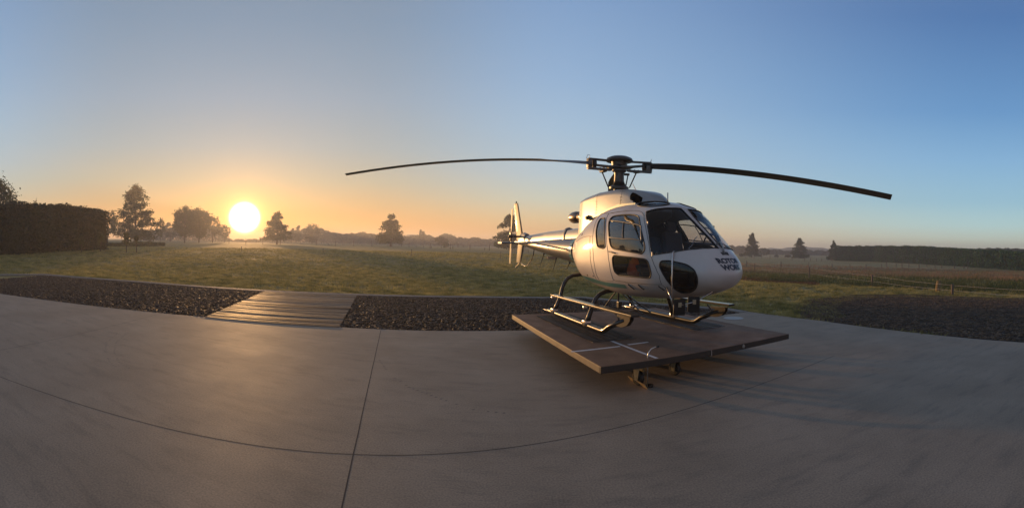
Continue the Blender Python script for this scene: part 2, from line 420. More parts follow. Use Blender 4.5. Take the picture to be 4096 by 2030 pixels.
# ground sheet: polar grid
M_ground = mat('pasture soil and grass', (.17, .155, .05), .9, col2=(.26, .20, .085), nscale=.35, bump=.6, bscale=6, spec=.2)
def ground_nodes(m):
    t = m.node_tree; b = t.nodes['Principled BSDF']; mixn = [n for n in t.nodes if n.type == 'MIX'][0]
    g = t.nodes.new('ShaderNodeTexNoise'); g.inputs['Scale'].default_value = 3.5; g.inputs['Detail'].default_value = 8; g.inputs['Roughness'].default_value = .75
    tc = [n for n in t.nodes if n.type == 'TEX_COORD'][0]; t.links.new(tc.outputs['Object'], g.inputs['Vector'])
    gr = t.nodes.new('ShaderNodeMapRange'); gr.inputs[1].default_value = .3; gr.inputs[2].default_value = .7; gr.inputs[3].default_value = .5; gr.inputs[4].default_value = 1.6
    t.links.new(g.outputs[0], gr.inputs[0])
    mm = t.nodes.new('ShaderNodeVectorMath'); mm.operation = 'SCALE'; t.links.new(mixn.outputs[2], mm.inputs[0]); t.links.new(gr.outputs[0], mm.inputs['Scale'])
    t.links.new(mm.outputs[0], b.inputs['Base Color'])
ground_nodes(M_ground)
rr = np.concatenate([[0.01], np.geomspace(3, 1500, 110)]); aa = np.linspace(-np.pi, np.pi, 241)[:-1]
R, A = np.meshgrid(rr, aa, indexing='ij'); X = R * np.sin(A); Y = R * np.cos(A); Z = terrain(X, Y)
Z = np.where(in_poly(X, Y, PAD), -.16, Z)
V = np.stack([X, Y, Z], -1).reshape(-1, 3); n = len(aa)
Fc = [(i * n + k, (i + 1) * n + k, (i + 1) * n + (k + 1) % n, i * n + (k + 1) % n) for i in range(len(rr) - 1) for k in range(n)]
g = fast_mesh('ground', V, Fc, M_ground, smooth=True); tag(g, 'open pasture running to the misty horizon', kind='structure')

# gravel strip
def stones(name, poly, count, smin, smax, m, z0, label, near=None, flat=.55):
    P = np.array(poly); lo, hi = P.min(0), P.max(0); pts = []
    while sum(map(len, pts)) < count:
        q = rng.uniform(lo, hi, (count * 2, 2)); q = q[in_poly(q[:, 0], q[:, 1], poly)]
        if near is not None: q = q[rng.uniform(size=len(q)) < near(q)]
        pts.append(q)
    p = np.concatenate(pts)[:count]; n = len(p)
    bm = bmesh.new(); bmesh.ops.create_icosphere(bm, subdivisions=1, radius=1); bm.verts.ensure_lookup_table()
    iv = np.array([v.co[:] for v in bm.verts]); jf = np.array([[v.index for v in f.verts] for f in bm.faces]); bm.free()
    s = rng.uniform(smin, smax, (n, 1, 1)) * rng.uniform(.6, 1.4, (n, 1, 3)); s[..., 2] *= flat
    V = iv[None] * (1 + rng.uniform(-.34, .34, (n, len(iv), 1))) * s
    a = rng.uniform(0, 2 * np.pi, n); e = rng.uniform(-.5, .5, n)
    ca, sa, ce, se = np.cos(a), np.sin(a), np.cos(e), np.sin(e)
    x, y, z = V[..., 0], V[..., 1], V[..., 2]
    y2 = y * ce[:, None] - z * se[:, None]; z2 = y * se[:, None] + z * ce[:, None]
    x3 = x * ca[:, None] - y2 * sa[:, None]; y3 = x * sa[:, None] + y2 * ca[:, None]
    V = np.stack([x3 + p[:, :1], y3 + p[:, 1:], z2 + z0 + rng.uniform(-.01, .015, (n, 1))], -1)
    Fc = (jf[None] + (np.arange(n) * len(iv))[:, None, None]).reshape(-1, 3)
    o = fast_mesh(name, V.reshape(-1, 3), Fc, m); tag(o, label, kind='stuff'); return o
M_gravbed = mat('gravel bed earth', (.03, .022, .016), .9)
M_stone = mat('wet dark river stone', (.060, .040, .027), .68, col2=(.020, .014, .010), nscale=7, rvar=.22, spec=.28)
mb = MB(); mb.prism(STRIP, 'Z', -.2, -.042); tag(mb.build('gravel_bed', M_gravbed), 'dark earth under the gravel strip', kind='structure')
vis = [(-17.5, 4.4), (-13.44, 5.65), (-6.91, 8.18), (-3.72, 8.98), (0.32, 9.8), (6.6, 11.3), (6.40, 12.1), (2.6, 15.85), (-1.2, 15.5), (-5.4, 14.53), (-8.68, 13.66), (-14.1, 12.34), (-19.1, 10.3)]
DECK = [(-6.86, 8.10), (-8.70, 13.70), (-5.38, 14.55), (-3.70, 8.90)]
def notdeck(q): return np.where(in_poly(q[:, 0], q[:, 1], DECK), 0, 1)
stones('gravel', vis, 42000, .018, .052, M_stone, -.026, 'dark wet gravel stones filling the strip beside the concrete', notdeck)
# board walk
M_board = mat('weathered boards', (.13, .088, .055), .62, col2=(.065, .045, .03), nscale=5, bump=.25, bscale=25, stretch=(.25, 3, 1), rvar=.1)
M_boards = [M_board, mat('pale weathered board', (.19, .135, .09), .66, col2=(.10, .07, .045), nscale=5, bump=.25, bscale=25, stretch=(.25, 3, 1)), mat('dark weathered board', (.075, .05, .033), .62, col2=(.04, .028, .02), nscale=5, bump=.25, bscale=25, stretch=(.25, 3, 1))]
bw = empty('boardwalk', (-6.2, 11.3, 0), 0, 'warped timber boardwalk crossing the gravel strip', 'boardwalk')
A0, A1, B0, B1 = [Vector(DECK[i]) for i in (0, 1, 3, 2)]
nb = 50
for i in range(nb):
    f0, f1 = (i + random.uniform(.0, .1)) / nb, (i + random.uniform(.66, .86)) / nb
    p = [A0.lerp(A1, f0), B0.lerp(B1, f0), B0.lerp(B1, f1), A0.lerp(A1, f1)]
    V = []; Fc = []; ns = 14; ph = random.uniform(0, 6); am = random.choice([.001, .002, .003, .004]); tl = random.uniform(-.004, .004)
    for k in range(ns + 1):
        u = k / ns; w = am * math.sin(u * random.uniform(3.8, 4.2) + ph); a = p[0].lerp(p[1], u); b = p[3].lerp(p[2], u)
        a = a - Vector((6.2 * -1, 11.3)); b = b - Vector((-6.2, 11.3))
        V += [(a.x, a.y, .012 + w + tl), (b.x, b.y, .012 + w - tl), (a.x, a.y, -.03 + w), (b.x, b.y, -.03 + w)]
    for k in range(ns):
        c = 4 * k; Fc += [(c, c + 1, c + 5, c + 4), (c + 2, c + 6, c + 7, c + 3), (c, c + 4, c + 6, c + 2), (c + 1, c + 3, c + 7, c + 5)]
    Fc += [(0, 2, 3, 1), (4 * ns, 4 * ns + 1, 4 * ns + 3, 4 * ns + 2)]
    mesh_obj('board', V, Fc, random.choice(M_boards), bw)
# mulch on the right
M_mulch = mat('bark mulch', (.04, .024, .017), .9, col2=(.015, .009, .007), nscale=30, bump=1.0, bscale=14)
NM = 60
Xm, Ym = np.meshgrid(np.linspace(8.0, 20, NM), np.linspace(-8, 14.2, NM), indexing='ij')
MU = [(8.5, -8), (8.66, 3.3), (8.36, 6.0), (7.85, 8.8), (7.7, 9.8), (8.9, 11.4), (10.8, 12.9), (13.72, 13.4), (15.9, 11.9), (17.2, 7.8), (18.5, 5.0), (19, -8)]
mm_ = MB()
bmu = bmesh.new(); vs = [bmu.verts.new((x, y, -.03)) for x, y in MU]; bmu.faces.new(vs); me = bpy.data.meshes.new('mulch_bed'); bmu.to_mesh(me); bmu.free(); me.materials.append(M_mulch)
o = bpy.data.objects.new('mulch_bed', me); COL.objects.link(o); tag(o, 'dark bark covered ground at the right edge of the concrete', kind='structure')
M_chip = mat('bark chips', (.15, .095, .048), .75, col2=(.024, .016, .009), nscale=3)
def nearm(q):
    return np.clip((np.hypot(q[:, 0] - 7.4, q[:, 1] - 12.0) - .6) / 3.2, .08, 1)
stones('bark_mulch', [(8.75, 0), (8.8, 3.4), (8.5, 6.0), (7.9, 8.9), (7.7, 10.0), (8.9, 11.9), (10.8, 13.3), (13.72, 13.8), (15.9, 11.9), (17.0, 7.8), (18.2, 5.0), (18.5, 0)], 46000, .012, .04, M_chip, -.02, 'loose brown bark chips beside the concrete and the wire fence', nearm, .35)

# ------------------------------------------------------------------ grass
M_grass = leaf_mat('lawn grass', (.14, .145, .04), (.50, .41, .15), .5, 1.5)
M_dry = leaf_mat('dry tall grass', (.36, .20, .11), (.22, .15, .07), .4, .3)
M_weed = leaf_mat('green tall grass', (.06, .085, .025), (.11, .11, .04), .4, .5)
def grass(name, pts, h, w, m, label, lean=.35, blades=4):
    """pts (n,2) -> tufts of narrow pointed blades on the terrain"""
    n = len(pts); z = terrain(pts[:, 0], pts[:, 1])
    h = np.broadcast_to(h, n); w = np.broadcast_to(w, n)
    N = n * blades; p = np.repeat(pts, blades, 0) + rng.normal(0, 1, (N, 2)) * np.repeat(w, blades)[:, None] * 1.6
    zz = np.repeat(z, blades); hh = np.repeat(h, blades) * rng.uniform(.5, 1.25, N); ww = np.repeat(w, blades)
    a = rng.uniform(0, 2 * np.pi, N); d = np.stack([np.cos(a), np.sin(a)], 1); l = rng.uniform(-np.pi, np.pi, N)
    ln = np.stack([np.cos(l), np.sin(l)], 1) * (hh * rng.uniform(0, lean * 2, N))[:, None]
    V = np.zeros((N, 3, 3)); V[:, 0, :2] = p - d * ww[:, None] / 2; V[:, 1, :2] = p + d * ww[:, None] / 2; V[:, 2, :2] = p + ln
    V[:, 0, 2] = V[:, 1, 2] = zz - .01; V[:, 2, 2] = zz + hh
    o = fast_mesh(name, V.reshape(-1, 3), np.arange(N * 3).reshape(-1, 3), m); tag(o, label, kind='stuff'); return o
def clumpy(p, s, lo=.25):
    v = np.sin(p[:, 0] * s + 1.7 * np.sin(p[:, 1] * s * .7)) * np.sin(p[:, 1] * s * 1.3 + 2.1 * np.sin(p[:, 0] * s * .5 + 1)) 
    return rng.uniform(size=len(p)) < lo + (1 - lo) * (v > -.1)
def polar(n, a0, a1, r0, r1, pw=0):
    a = rng.uniform(a0, a1, n); u = rng.uniform(size=n); r = r0 * (r1 / r0) ** (u if not pw else u ** pw)
    return np.stack([r * np.sin(a), r * np.cos(a)], 1)
OUTL = CURB_O[:-1] + [(6.98, 11.6)] + PAD[8:] + [(-24, -14)]
q = polar(150000, -1.28, 1.28, 10, 75)
keep = ~in_poly(q[:, 0], q[:, 1], OUTL) & ~in_poly(q[:, 0], q[:, 1], MU)
q = q[keep]; q = q[clumpy(q, 1.1)]
r = np.hypot(q[:, 0], q[:, 1])
grass('lawn_grass', q, .045 + .0010 * r + .03 * (clumpy(q, 2.3, 0)), .014 + .0009 * r, M_grass, 'short dewy grass of the lawn and paddock', .8, 4)
q2 = polar(46000, -1.25, 1.25, 10, 34); q2 = q2[~in_poly(q2[:, 0], q2[:, 1], OUTL) & ~in_poly(q2[:, 0], q2[:, 1], MU)]; q2 = q2[clumpy(q2, 2.9, .04)]
grass('grass_clumps', q2, .11, .03, M_grass, 'taller dewy tufts scattered through the near lawn', .7, 5)
# rough edge along the curb on the lawn side and along the mulch
def along(pts, n, off0, off1):
    P = [Vector(p) for p in pts]; L = [(b - a).length for a, b in zip(P[:-1], P[1:])]; res = []
    for a, b, l in zip(P[:-1], P[1:], L):
        k = int(n * l / sum(L)); t = (b - a).normalized(); nn = Vector((-t.y, t.x))
        for _ in range(k): res.append(a.lerp(b, random.random()) + nn * random.uniform(off0, off1))
    return np.array([tuple(p) for p in res])
eg = np.concatenate([along(CURB_O[1:], 9000, .02, .35), along([(7.6, 9.6), (8.9, 11.6), (10.8, 13.1), (13.7, 13.6), (16.0, 11.9), (17.3, 7.8), (18.6, 5.0)], 5200, -1.3, .5)])
grass('edge_grass', eg, .07, .02, M_grass, 'ragged grass creeping over the curb and the edge of the bark', .7, 3)
# ------------------------------------------------------------------ helicopter
HX, HY, HZ = 2.14, 8.735, .435
HAZ = math.radians(163.5)
U2 = Vector((math.sin(HAZ), math.cos(HAZ)))
heli = empty('helicopter', (HX, HY, HZ), math.atan2(U2.y, U2.x), 'white light helicopter parked on the brown wheeled platform', 'helicopter')
TAB = [[-1.612, 1.708, 1.108, 0.276, 1.45, 1.971, 1.998], [-1.469, 1.735, 1.055, 0.316, 1.397, 2.0, 2.002], [-1.099, 1.839, 0.919, 0.495, 1.347, 2.22, 2.02], [-0.642, 1.981, 0.774, 0.674, 1.292, 2.143, 2.066], [-0.156, 2.126, 0.677, 0.814, 1.269, 2.361, 2.562], [0.432, 2.242, 0.609, 0.872, 1.286, 2.67, 2.607], [1.032, 2.283, 0.586, 0.893, 1.312, 2.659, 2.838], [1.635, 2.282, 0.603, 0.889, 1.31, 2.345, 2.525], [2.08, 2.181, 0.64, 0.852, 1.279, 2.473, 2.417], [2.412, 1.956, 0.681, 0.773, 1.217, 2.174, 2.296], [2.735, 1.724, 0.739, 0.649, 1.147, 2.185, 2.096], [2.987, 1.538, 0.817, 0.516, 1.119, 2.05, 2.105], [3.202, 1.362, 0.904, 0.346, 1.105, 2.117, 1.947], [3.339, 1.097, 1.097, 0.0, 1.097, 1.999, 1.994]]
FEAT = {
'door_window': [(6.255, 0.857), (6.693, 0.829), (7.118, 0.819), (7.457, 0.846), (7.668, 0.916), (7.958, 1.075), (8.221, 1.209), (8.434, 1.331), (8.469, 1.406), (8.379, 1.462), (8.239, 1.491), (7.738, 1.504), (7.029, 1.492), (6.7, 1.489), (6.535, 1.472), (6.42, 1.418), (6.306, 1.286), (6.118, 1.075), (6.074, 0.974), (6.112, 0.895)],
'rear_window': [(5.526, 0.88), (5.7, 0.921), (5.943, 1.151), (6.139, 1.427), (6.155, 1.477), (6.073, 1.501), (5.925, 1.499), (5.729, 1.483), (5.63, 1.444), (5.544, 1.347), (5.451, 1.231), (5.383, 1.096), (5.329, 0.954), (5.365, 0.88)],
'lower_window': [(6.778, 1.562), (7.391, 1.562), (8.106, 1.554), (8.474, 1.539), (8.659, 1.542), (8.77, 1.575), (8.838, 1.649), (8.88, 1.76), (8.816, 1.859), (8.689, 1.917), (8.347, 1.929), (7.621, 1.934), (6.934, 1.925), (6.792, 1.895), (6.68, 1.838), (6.634, 1.748), (6.605, 1.639), (6.604, 1.583), (6.666, 1.569)],
'windshield': [(7.703, 0.689), (7.903, 0.565), (8.091, 0.415), (8.23, 0.24), (8.309, 0.022), (8.782, 0.029), (9.206, 0.043), (9.728, 0.054), (10.367, 0.045), (11.143, 0.089), (11.343, 0.111), (11.17, 0.419), (10.789, 0.735), (10.314, 0.979), (9.971, 1.122), (9.618, 1.24), (9.248, 1.341), (9.003, 1.394), (8.883, 1.363), (8.75, 1.258), (8.526, 1.106), (8.234, 0.958), (7.927, 0.809)],
'chin': [(9.543, 1.437), (9.83, 1.392), (10.31, 1.355), (10.705, 1.339), (10.997, 1.384), (11.257, 1.503), (11.363, 1.751), (11.246, 2.064), (10.92, 2.343), (10.435, 2.512), (9.93, 2.571), (9.774, 2.491), (9.718, 2.306), (9.675, 2.059), (9.574, 1.815), (9.441, 1.641), (9.372, 1.568), (9.382, 1.503), (9.444, 1.462)],
'skylight': [(6.718, 0.462), (6.619, 0.343), (6.733, 0.262), (7.045, 0.211), (7.402, 0.154), (7.615, 0.114), (7.809, 0.128), (7.934, 0.231), (7.832, 0.397), (7.541, 0.507), (7.137, 0.543), (6.896, 0.526)],
'seamA': [(5.686, 0.751), (5.803, 0.929), (5.973, 1.099), (6.127, 1.269), (6.241, 1.425), (6.359, 1.564), (6.427, 1.657), (6.471, 1.907), (6.465, 2.052)],
'seamB': [(4.798, 0.574), (5.038, 0.8), (5.127, 0.995), (5.21, 1.177), (5.263, 1.302), (5.312, 1.409), (5.403, 1.561), (5.496, 1.728), (5.514, 1.986), (5.549, 2.115)],
'seamC': [(4.798, 0.574), (5.664, 0.737), (6.323, 0.73), (6.86, 0.702), (7.259, 0.701), (7.512, 0.732), (7.751, 0.796), (7.956, 0.909), (8.11, 0.98), (8.382, 1.112), (8.654, 1.261), (8.78, 1.37), (8.964, 1.492), (9.167, 1.618), (9.306, 1.808), (9.223, 2.128)],
'seamD': [(5.539, 2.11), (6.397, 2.084), (7.137, 2.112), (8.174, 2.129), (9.242, 2.134)],
'stripe': [(3.812, 2.197), (4.521, 2.125), (5.519, 2.127), (6.345, 2.141), (6.934, 2.193), (6.881, 2.33), (6.303, 2.298), (5.507, 2.301), (4.636, 2.379), (4.312, 2.335), (3.942, 2.304)],
'door': [(5.673, 0.743), (6.323, 0.73), (6.86, 0.702), (7.259, 0.701), (7.512, 0.732), (7.751, 0.796), (7.956, 0.909), (8.11, 0.98), (8.382, 1.112), (8.654, 1.261), (8.78, 1.37), (8.964, 1.492), (9.167, 1.618), (9.306, 1.808), (9.226, 2.115), (8.17, 2.131), (7.134, 2.115), (6.465, 2.052), (6.471, 1.907), (6.427, 1.657), (6.359, 1.564), (6.241, 1.425), (6.127, 1.269), (5.973, 1.099), (5.803, 0.929)],
}

TABA = np.array(TAB)
NT = len(TABA) - 1
def interp(T, t):
    tip = T[-1].copy(); pv = T[-2]; gh = pv.copy(); gh[1] = pv[2]; gh[2] = pv[1]; gh[3] = -pv[3]
    G = np.vstack([2 * T[0] - T[1], T, gh])
    t = np.clip(np.asarray(t, float), 0, len(T) - 1 - 1e-9); i = np.floor(t).astype(int); u = (t - i)[..., None]
    a, b, c, d = G[i], G[i + 1], G[i + 2], G[i + 3]
    return .5 * ((2 * b) + (-a + c) * u + (2 * a - 5 * b + 4 * c - d) * u ** 2 + (-a + 3 * b - 3 * c + d) * u ** 3)
def surf(t, th):
    th = np.asarray(th, float); q = interp(TABA, t); x, zt, zb, w, zc, n1, n2 = np.moveaxis(q, -1, 0)
    c, s = np.cos(th), np.sin(th); n = np.where(c >= 0, n1, n2)
    y = -w * np.sign(s) * np.abs(s) ** (2 / n); z = zc + np.where(c >= 0, zt - zc, zc - zb) * np.sign(c) * np.abs(c) ** (2 / n)
    return np.stack([x + 0 * y, y, z], -1)
def nrm(t, th):
    e = 1e-3; t = np.clip(t, .01, NT - .02)
    a = surf(t + e, th) - surf(t - e, th); b = surf(t, th + e) - surf(t, th - e)
    n = np.cross(a, b); l = np.linalg.norm(n, axis=-1, keepdims=True); n = n / np.maximum(l, 1e-9)
    c = np.array([.6, 0, 1.4]); s = np.sign(((surf(t, th) - c) * n).sum(-1, keepdims=True)); return n * np.where(s == 0, 1, s)
def cat_closed(P, k=4):
    P = np.array(P); out = []
    for i in range(len(P)):
        a, b, c, d = P[i - 1], P[i], P[(i + 1) % len(P)], P[(i + 2) % len(P)]
        for u in np.arange(k) / k: out.append(.5 * (2 * b + (c - a) * u + (2 * a - 5 * b + 4 * c - d) * u * u + (3 * b - a - 3 * c + d) * u ** 3))
    return np.array(out)
def lin_closed(P, k=4):
    P = np.array(P); return np.array([P[i] * (1 - u) + P[(i + 1) % len(P)] * u for i in range(len(P)) for u in np.arange(k) / k])
POLY = {k: cat_closed(FEAT[k]) for k in ('door_window', 'rear_window', 'lower_window', 'chin', 'skylight')}
wsd = [tuple(p) for p in FEAT['windshield']]
for i in range(4, 11): wsd[i] = (wsd[i][0], .055 if wsd[i][0] < 10.5 else .08)
POLY['windshield'] = lin_closed(wsd, 4)
POLY['door'] = lin_closed(FEAT['door'], 3)
SC = .35
pts = []; edges = []
for k, P in POLY.items():
    b = len(pts); n = len(P); pts += [(p[0] * SC, p[1]) for p in P]; edges += [(b + i, b + (i + 1) % n) for i in range(n)]
allb = np.array(pts)
gt = np.concatenate([np.linspace(0, 11.5, 84), np.linspace(11.6, NT - .004, 22)]); gth = np.linspace(0, np.pi, 61)
b0 = len(pts)
border = set()
for i, t in enumerate(gt):
    for j, h in enumerate(gth):
        edge = i in (0, len(gt) - 1) or j in (0, len(gth) - 1)
        if not edge and np.hypot(allb[:, 0] - t * SC, allb[:, 1] - h).min() < .014: continue
        pts.append((t * SC, h))
res = delaunay_2d_cdt([Vector(p) for p in pts], edges, [], 0, 1e-5)
PV = np.array([v[:] for v in res[0]]); PF = np.array([list(f) for f in res[2] if len(f) == 3])
TT, TH = PV[:, 0] / SC, PV[:, 1]
cx = (TT[PF].mean(1)); cy = TH[PF].mean(1)
cls = {k: in_poly(cx, cy, [tuple(p) for p in POLY[k]]) for k in POLY}
holes = np.zeros(len(PF), bool)
for k in POLY:
    if k != 'door': holes |= cls[k]
holes_door = cls['door_window'] | cls['lower_window']
SP = surf(TT, TH); SN = nrm(TT, TH)
def patch(name, fmask, m, parent, side=1, off=0.0, flip=False):
    f = PF[fmask]; ids = np.unique(f); mp = -np.ones(len(PV), int); mp[ids] = np.arange(len(ids))
    V = SP[ids] + SN[ids] * off; Nn = SN[ids].copy()
    V = V * np.array([1, side, 1]); Nn = Nn * np.array([1, side, 1]); f = mp[f]
    a, b, c = V[f[:, 0]], V[f[:, 1]], V[f[:, 2]]; fn = np.cross(b - a, c - a); ar = np.linalg.norm(fn, axis=1)
    f = f[ar > 1e-9]; fn = fn[ar > 1e-9]
    w = (fn * Nn[f].mean(1)).sum(1) < 0; f[w] = f[w][:, ::-1]
    if flip: f = f[:, ::-1]; Nn = -Nn
    o = fast_mesh(name, V, f, m, parent, smooth=True)
    o.data.normals_split_custom_set_from_vertices([tuple(v) for v in Nn]); return o
def merge_patches(name, mask, m, parent, off=0., flip=False):
    """both halves as one mesh"""
    a = patch(name, mask, m, parent, 1, off, flip); b = patch('tmp', mask, m, None, -1, off, flip)
    V = np.array([v.co[:] for v in a.data.vertices] + [v.co[:] for v in b.data.vertices]); na = len(a.data.vertices)
    N_ = np.concatenate([np.array([n.vector[:] for n in a.data.vertex_normals]), np.array([n.vector[:] for n in b.data.vertex_normals])])
    f = [list(p.vertices) for p in a.data.polygons] + [[v + na for v in p.vertices] for p in b.data.polygons]
    for o in (a, b): me = o.data; bpy.data.objects.remove(o); bpy.data.meshes.remove(me)
    return fast_mesh(name, V, f, m, parent, smooth=True)
fus = merge_patches('fuselage', ~holes & ~cls['door'], M_white, heli)
def surf_tube(mb, P, r, side=1, off=.002, closed=True, n=6):
    P = np.array(P); S3 = (surf(P[:, 0], P[:, 1]) + nrm(P[:, 0], P[:, 1]) * off) * np.array([1, side, 1])
    S3 = [tuple(p) for p in S3]
    if closed: S3 += [S3[0]]
    mb.tube(S3, r, n, cap=not closed)
M_gask = M_black
for side in (1, -1):
    dr = patch('cabin_door', cls['door'] & ~holes_door, M_white, heli, side)
    for k, nm, gm in (('door_window', 'window_pane', M_glass_s), ('lower_window', 'window_pane', M_glass_s)):
        patch(nm, cls[k], gm, dr, side, -.004)
        mb = MB(); surf_tube(mb, POLY[k], .011, side); mb.build('window_seal', M_gask, dr, smooth=True)
    # sliding window frame inside the upper door window
    mb = MB()
    def tp(u, v): # bilinear in door window bounding curve: u along the length, v downwards
        top = np.array([6.12, .99]) * (1 - u) + np.array([7.95, 1.04]) * u
        bot = np.array([6.33, 1.33]) * (1 - u) + np.array([8.22, 1.30]) * u
        return top * (1 - v) + bot * v
    loop = [tp(u, 0) for u in np.linspace(0, 1, 14)] + [tp(1, v) for v in np.linspace(0, 1, 8)[1:]] + [tp(u, 1) for u in np.linspace(1, 0, 14)[1:]]
    surf_tube(mb, loop, .011, side, .006, closed=False)
    surf_tube(mb, [tp(.40, v) for v in np.linspace(0, 1, 10)], .009, side, .006, closed=False)
    mb.build('sliding_window_frame', mat('window rail grey', (.12, .115, .11), .4), dr, smooth=True)
    # handle
    mb = MB(); surf_tube(mb, [(6.42, 1.53), (6.6, 1.535), (6.8, 1.54)], .009, side, .015, closed=False, n=8); mb.build('handle', M_gear, dr, smooth=True)
    # hinges
    for (t, h) in ((8.20, .93), (8.93, 1.40)):
        p = surf(np.array(t), np.array(h)) * np.array([1, side, 1]); nn = nrm(np.array([t]), np.array([h]))[0] * np.array([1, side, 1])
        mb = MB().box(p + nn * .006, (.03, .012, .07), None, .004); mb.build('hinge', M_silver, dr)
    patch('windshield', cls['windshield'], M_glass_w, heli, side, -.003)
    mb = MB(); surf_tube(mb, POLY['windshield'], .011, side); mb.build('windshield_seal', M_gask, heli, smooth=True)
    mb = MB(); Pw = POLY['windshield']; cen = Pw.mean(0)
    for i in range(0, len(Pw), 2):
        q = Pw[i] * 1.0; p = surf(q[0], q[1]) * np.array([1, side, 1]); nn = nrm(np.array([q[0]]), np.array([q[1]]))[0] * np.array([1, side, 1])
        mb.box(p + nn * .012, (.011, .011, .006), None, .002)
    tag(mb.build('rivets', M_steel, heli), kind='stuff')
    patch('rear_window', cls['rear_window'], M_glass_s, heli, side, -.004)
    mb = MB(); surf_tube(mb, POLY['rear_window'], .010, side); mb.build('window_seal', M_gask, heli, smooth=True)
    patch('chin_window', cls['chin'], M_glass_c, heli, side, -.002)
    mb = MB(); surf_tube(mb, POLY['chin'], .011, side); mb.build('window_seal', M_gask, heli, smooth=True)
    patch('skylight', cls['skylight'], M_glass_c, heli, side, -.002)
    mb = MB(); surf_tube(mb, POLY['skylight'], .013, side); mb.build('window_seal', M_gask, heli, smooth=True)
    # panel gaps
    mb = MB()
    def open_curve(P, k=5):
        P = np.array(P); P = np.vstack([2 * P[0] - P[1], P, 2 * P[-1] - P[-2]]); o_ = []
        for i in range(1, len(P) - 2):
            a, b, c, d = P[i - 1], P[i], P[i + 1], P[i + 2]
            for u in np.arange(k) / k: o_.append(.5 * (2 * b + (c - a) * u + (2 * a - 5 * b + 4 * c - d) * u * u + (3 * b - a - 3 * c + d) * u ** 3))
        o_.append(P[-2]); return np.array(o_)
    mb = MB(); surf_tube(mb, POLY['door'], .0042, side, .0005); mb.build('panel_seam', M_line, heli)
    mb = MB(); surf_tube(mb, open_curve(FEAT['seamB']), .0038, side, .0005, closed=False); mb.build('panel_seam', M_line, heli)
    mb = MB(); surf_tube(mb, open_curve(FEAT['seamC'][:3]), .006, side, .001, closed=False); mb.build('panel_seam', M_line, heli)
    mb = MB(); surf_tube(mb, open_curve([(5.55, 2.115), (5.9, 2.10), (6.42, 2.085)]), .0038, side, .0005, closed=False); mb.build('panel_seam', M_line, heli)
    mb = MB(); surf_tube(mb, open_curve([(2.1, 1.02), (3.2, 1.19), (4.385, 1.232), (5.231, 1.296)]), .0038, side, .0005, closed=False); mb.build('panel_seam', M_line, heli)
    mb = MB(); surf_tube(mb, open_curve([(5.05, 1.29), (5.2, 1.6), (5.28, 1.8), (5.35, 2.11)]), .0038, side, .0005, closed=False); mb.build('panel_seam', M_line, heli)
    mb = MB(); surf_tube(mb, open_curve([(9.24, 2.134), (9.28, 2.3), (8.9, 2.6), (8.4, 2.9)]), .0038, side, .0005, closed=False); mb.build('panel_seam', M_line, heli)
    # baggage latches, vents
    mb = MB()
    for (t, h, a, b) in ((2.6, 1.02, .05, .07), (4.15, 1.12, .05, .09), (3.6, 1.02, .03, .03), (2.9, 1.75, .02, .12), (4.7, 2.05, .04, .04), (5.2, 2.02, .03, .05)):
        p = surf(np.array(t), np.array(h)) * np.array([1, side, 1]); nn = nrm(np.array([t]), np.array([h]))[0] * np.array([1, side, 1])
        R_ = Vector(nn).to_track_quat('Z', 'Y').to_matrix(); MB().box(p + nn * .001, (b * .45, a * .9, .01), R_, .003).build('latch', M_line, heli)
    # teal stripe low on the side: a band between two surface curves
    lo = np.array([(3.94, 2.30), (4.31, 2.345), (4.64, 2.365), (5.0, 2.34), (5.51, 2.305), (6.30, 2.298), (6.88, 2.33)])
    up = np.array([(3.81, 2.197), (4.2, 2.155), (4.52, 2.13), (5.0, 2.125), (5.52, 2.130), (6.345, 2.141), (6.93, 2.193)])
    V = []; Fc = []
    for i in range(31):
        u = i / 30 * 6; k = min(int(u), 5); f = u - k
        a = up[k] * (1 - f) + up[k + 1] * f; b = lo[k] * (1 - f) + lo[k + 1] * f
        for j in range(5):
            q = a * (1 - j / 4) + b * j / 4; V.append((surf(q[0], q[1]) + nrm(np.array([q[0]]), np.array([q[1]]))[0] * .0025) * np.array([1, side, 1]))
    for i in range(30):
        for j in range(4): c = i * 5 + j; Fc.append((c, c + 1, c + 6, c + 5))
    mesh_obj('teal_stripe', V, Fc, M_teal, heli, True)
    mb = MB()
    for t in (7.15, 7.75, 9.0):
        q0 = (t, 2.16); q1 = (t + .12, 2.34)
        MB().tube([(surf(a, b) + nrm(np.array([a]), np.array([b]))[0] * .006) * np.array([1, side, 1]) for a, b in (q0, (t + .06, 2.25), q1)], .010, 6).build('door_strap', M_line, heli)

# lining, floor, seats, panel inside
lin = merge_patches('cabin_lining', ~holes & (cx > 4.6), M_dark, heli, -.03, True)
mb = MB(); ang = np.linspace(0, 2 * np.pi, 40, endpoint=False)
ringp = surf(np.full(40, 4.75), ang) * np.array([1, .96, 1]); mb.loft([[tuple(p) for p in ringp], [(p[0] - .02, p[1], p[2]) for p in ringp]]); mb.build('rear_bulkhead', M_dark, heli)
mb = MB().prism([(.35, .82), (2.45, .80), (2.45, .84), (.35, .86)], 'Y', -.52, .52); mb.build('cabin_floor', M_dark, heli)
def seat(x, y, w=.46, hb=.62, m=M_seat, zb=1.12):
    e = MB()
    e.box((x + .02, y, zb), (.46, w, .12), Matrix.Rotation(math.radians(-5), 3, 'Y'), .04)
    e.box((x - .22, y, zb + .34), (.12, w * .96, hb), Matrix.Rotation(math.radians(-12), 3, 'Y'), .05)
    e.box((x - .32, y, zb + .74), (.10, w * .5, .20), Matrix.Rotation(math.radians(-12), 3, 'Y'), .04)
    e.box((x + .02, y, zb - .18), (.34, w * .7, .26), None, .02)
    return e.build('seat', m, heli, auto=.6)
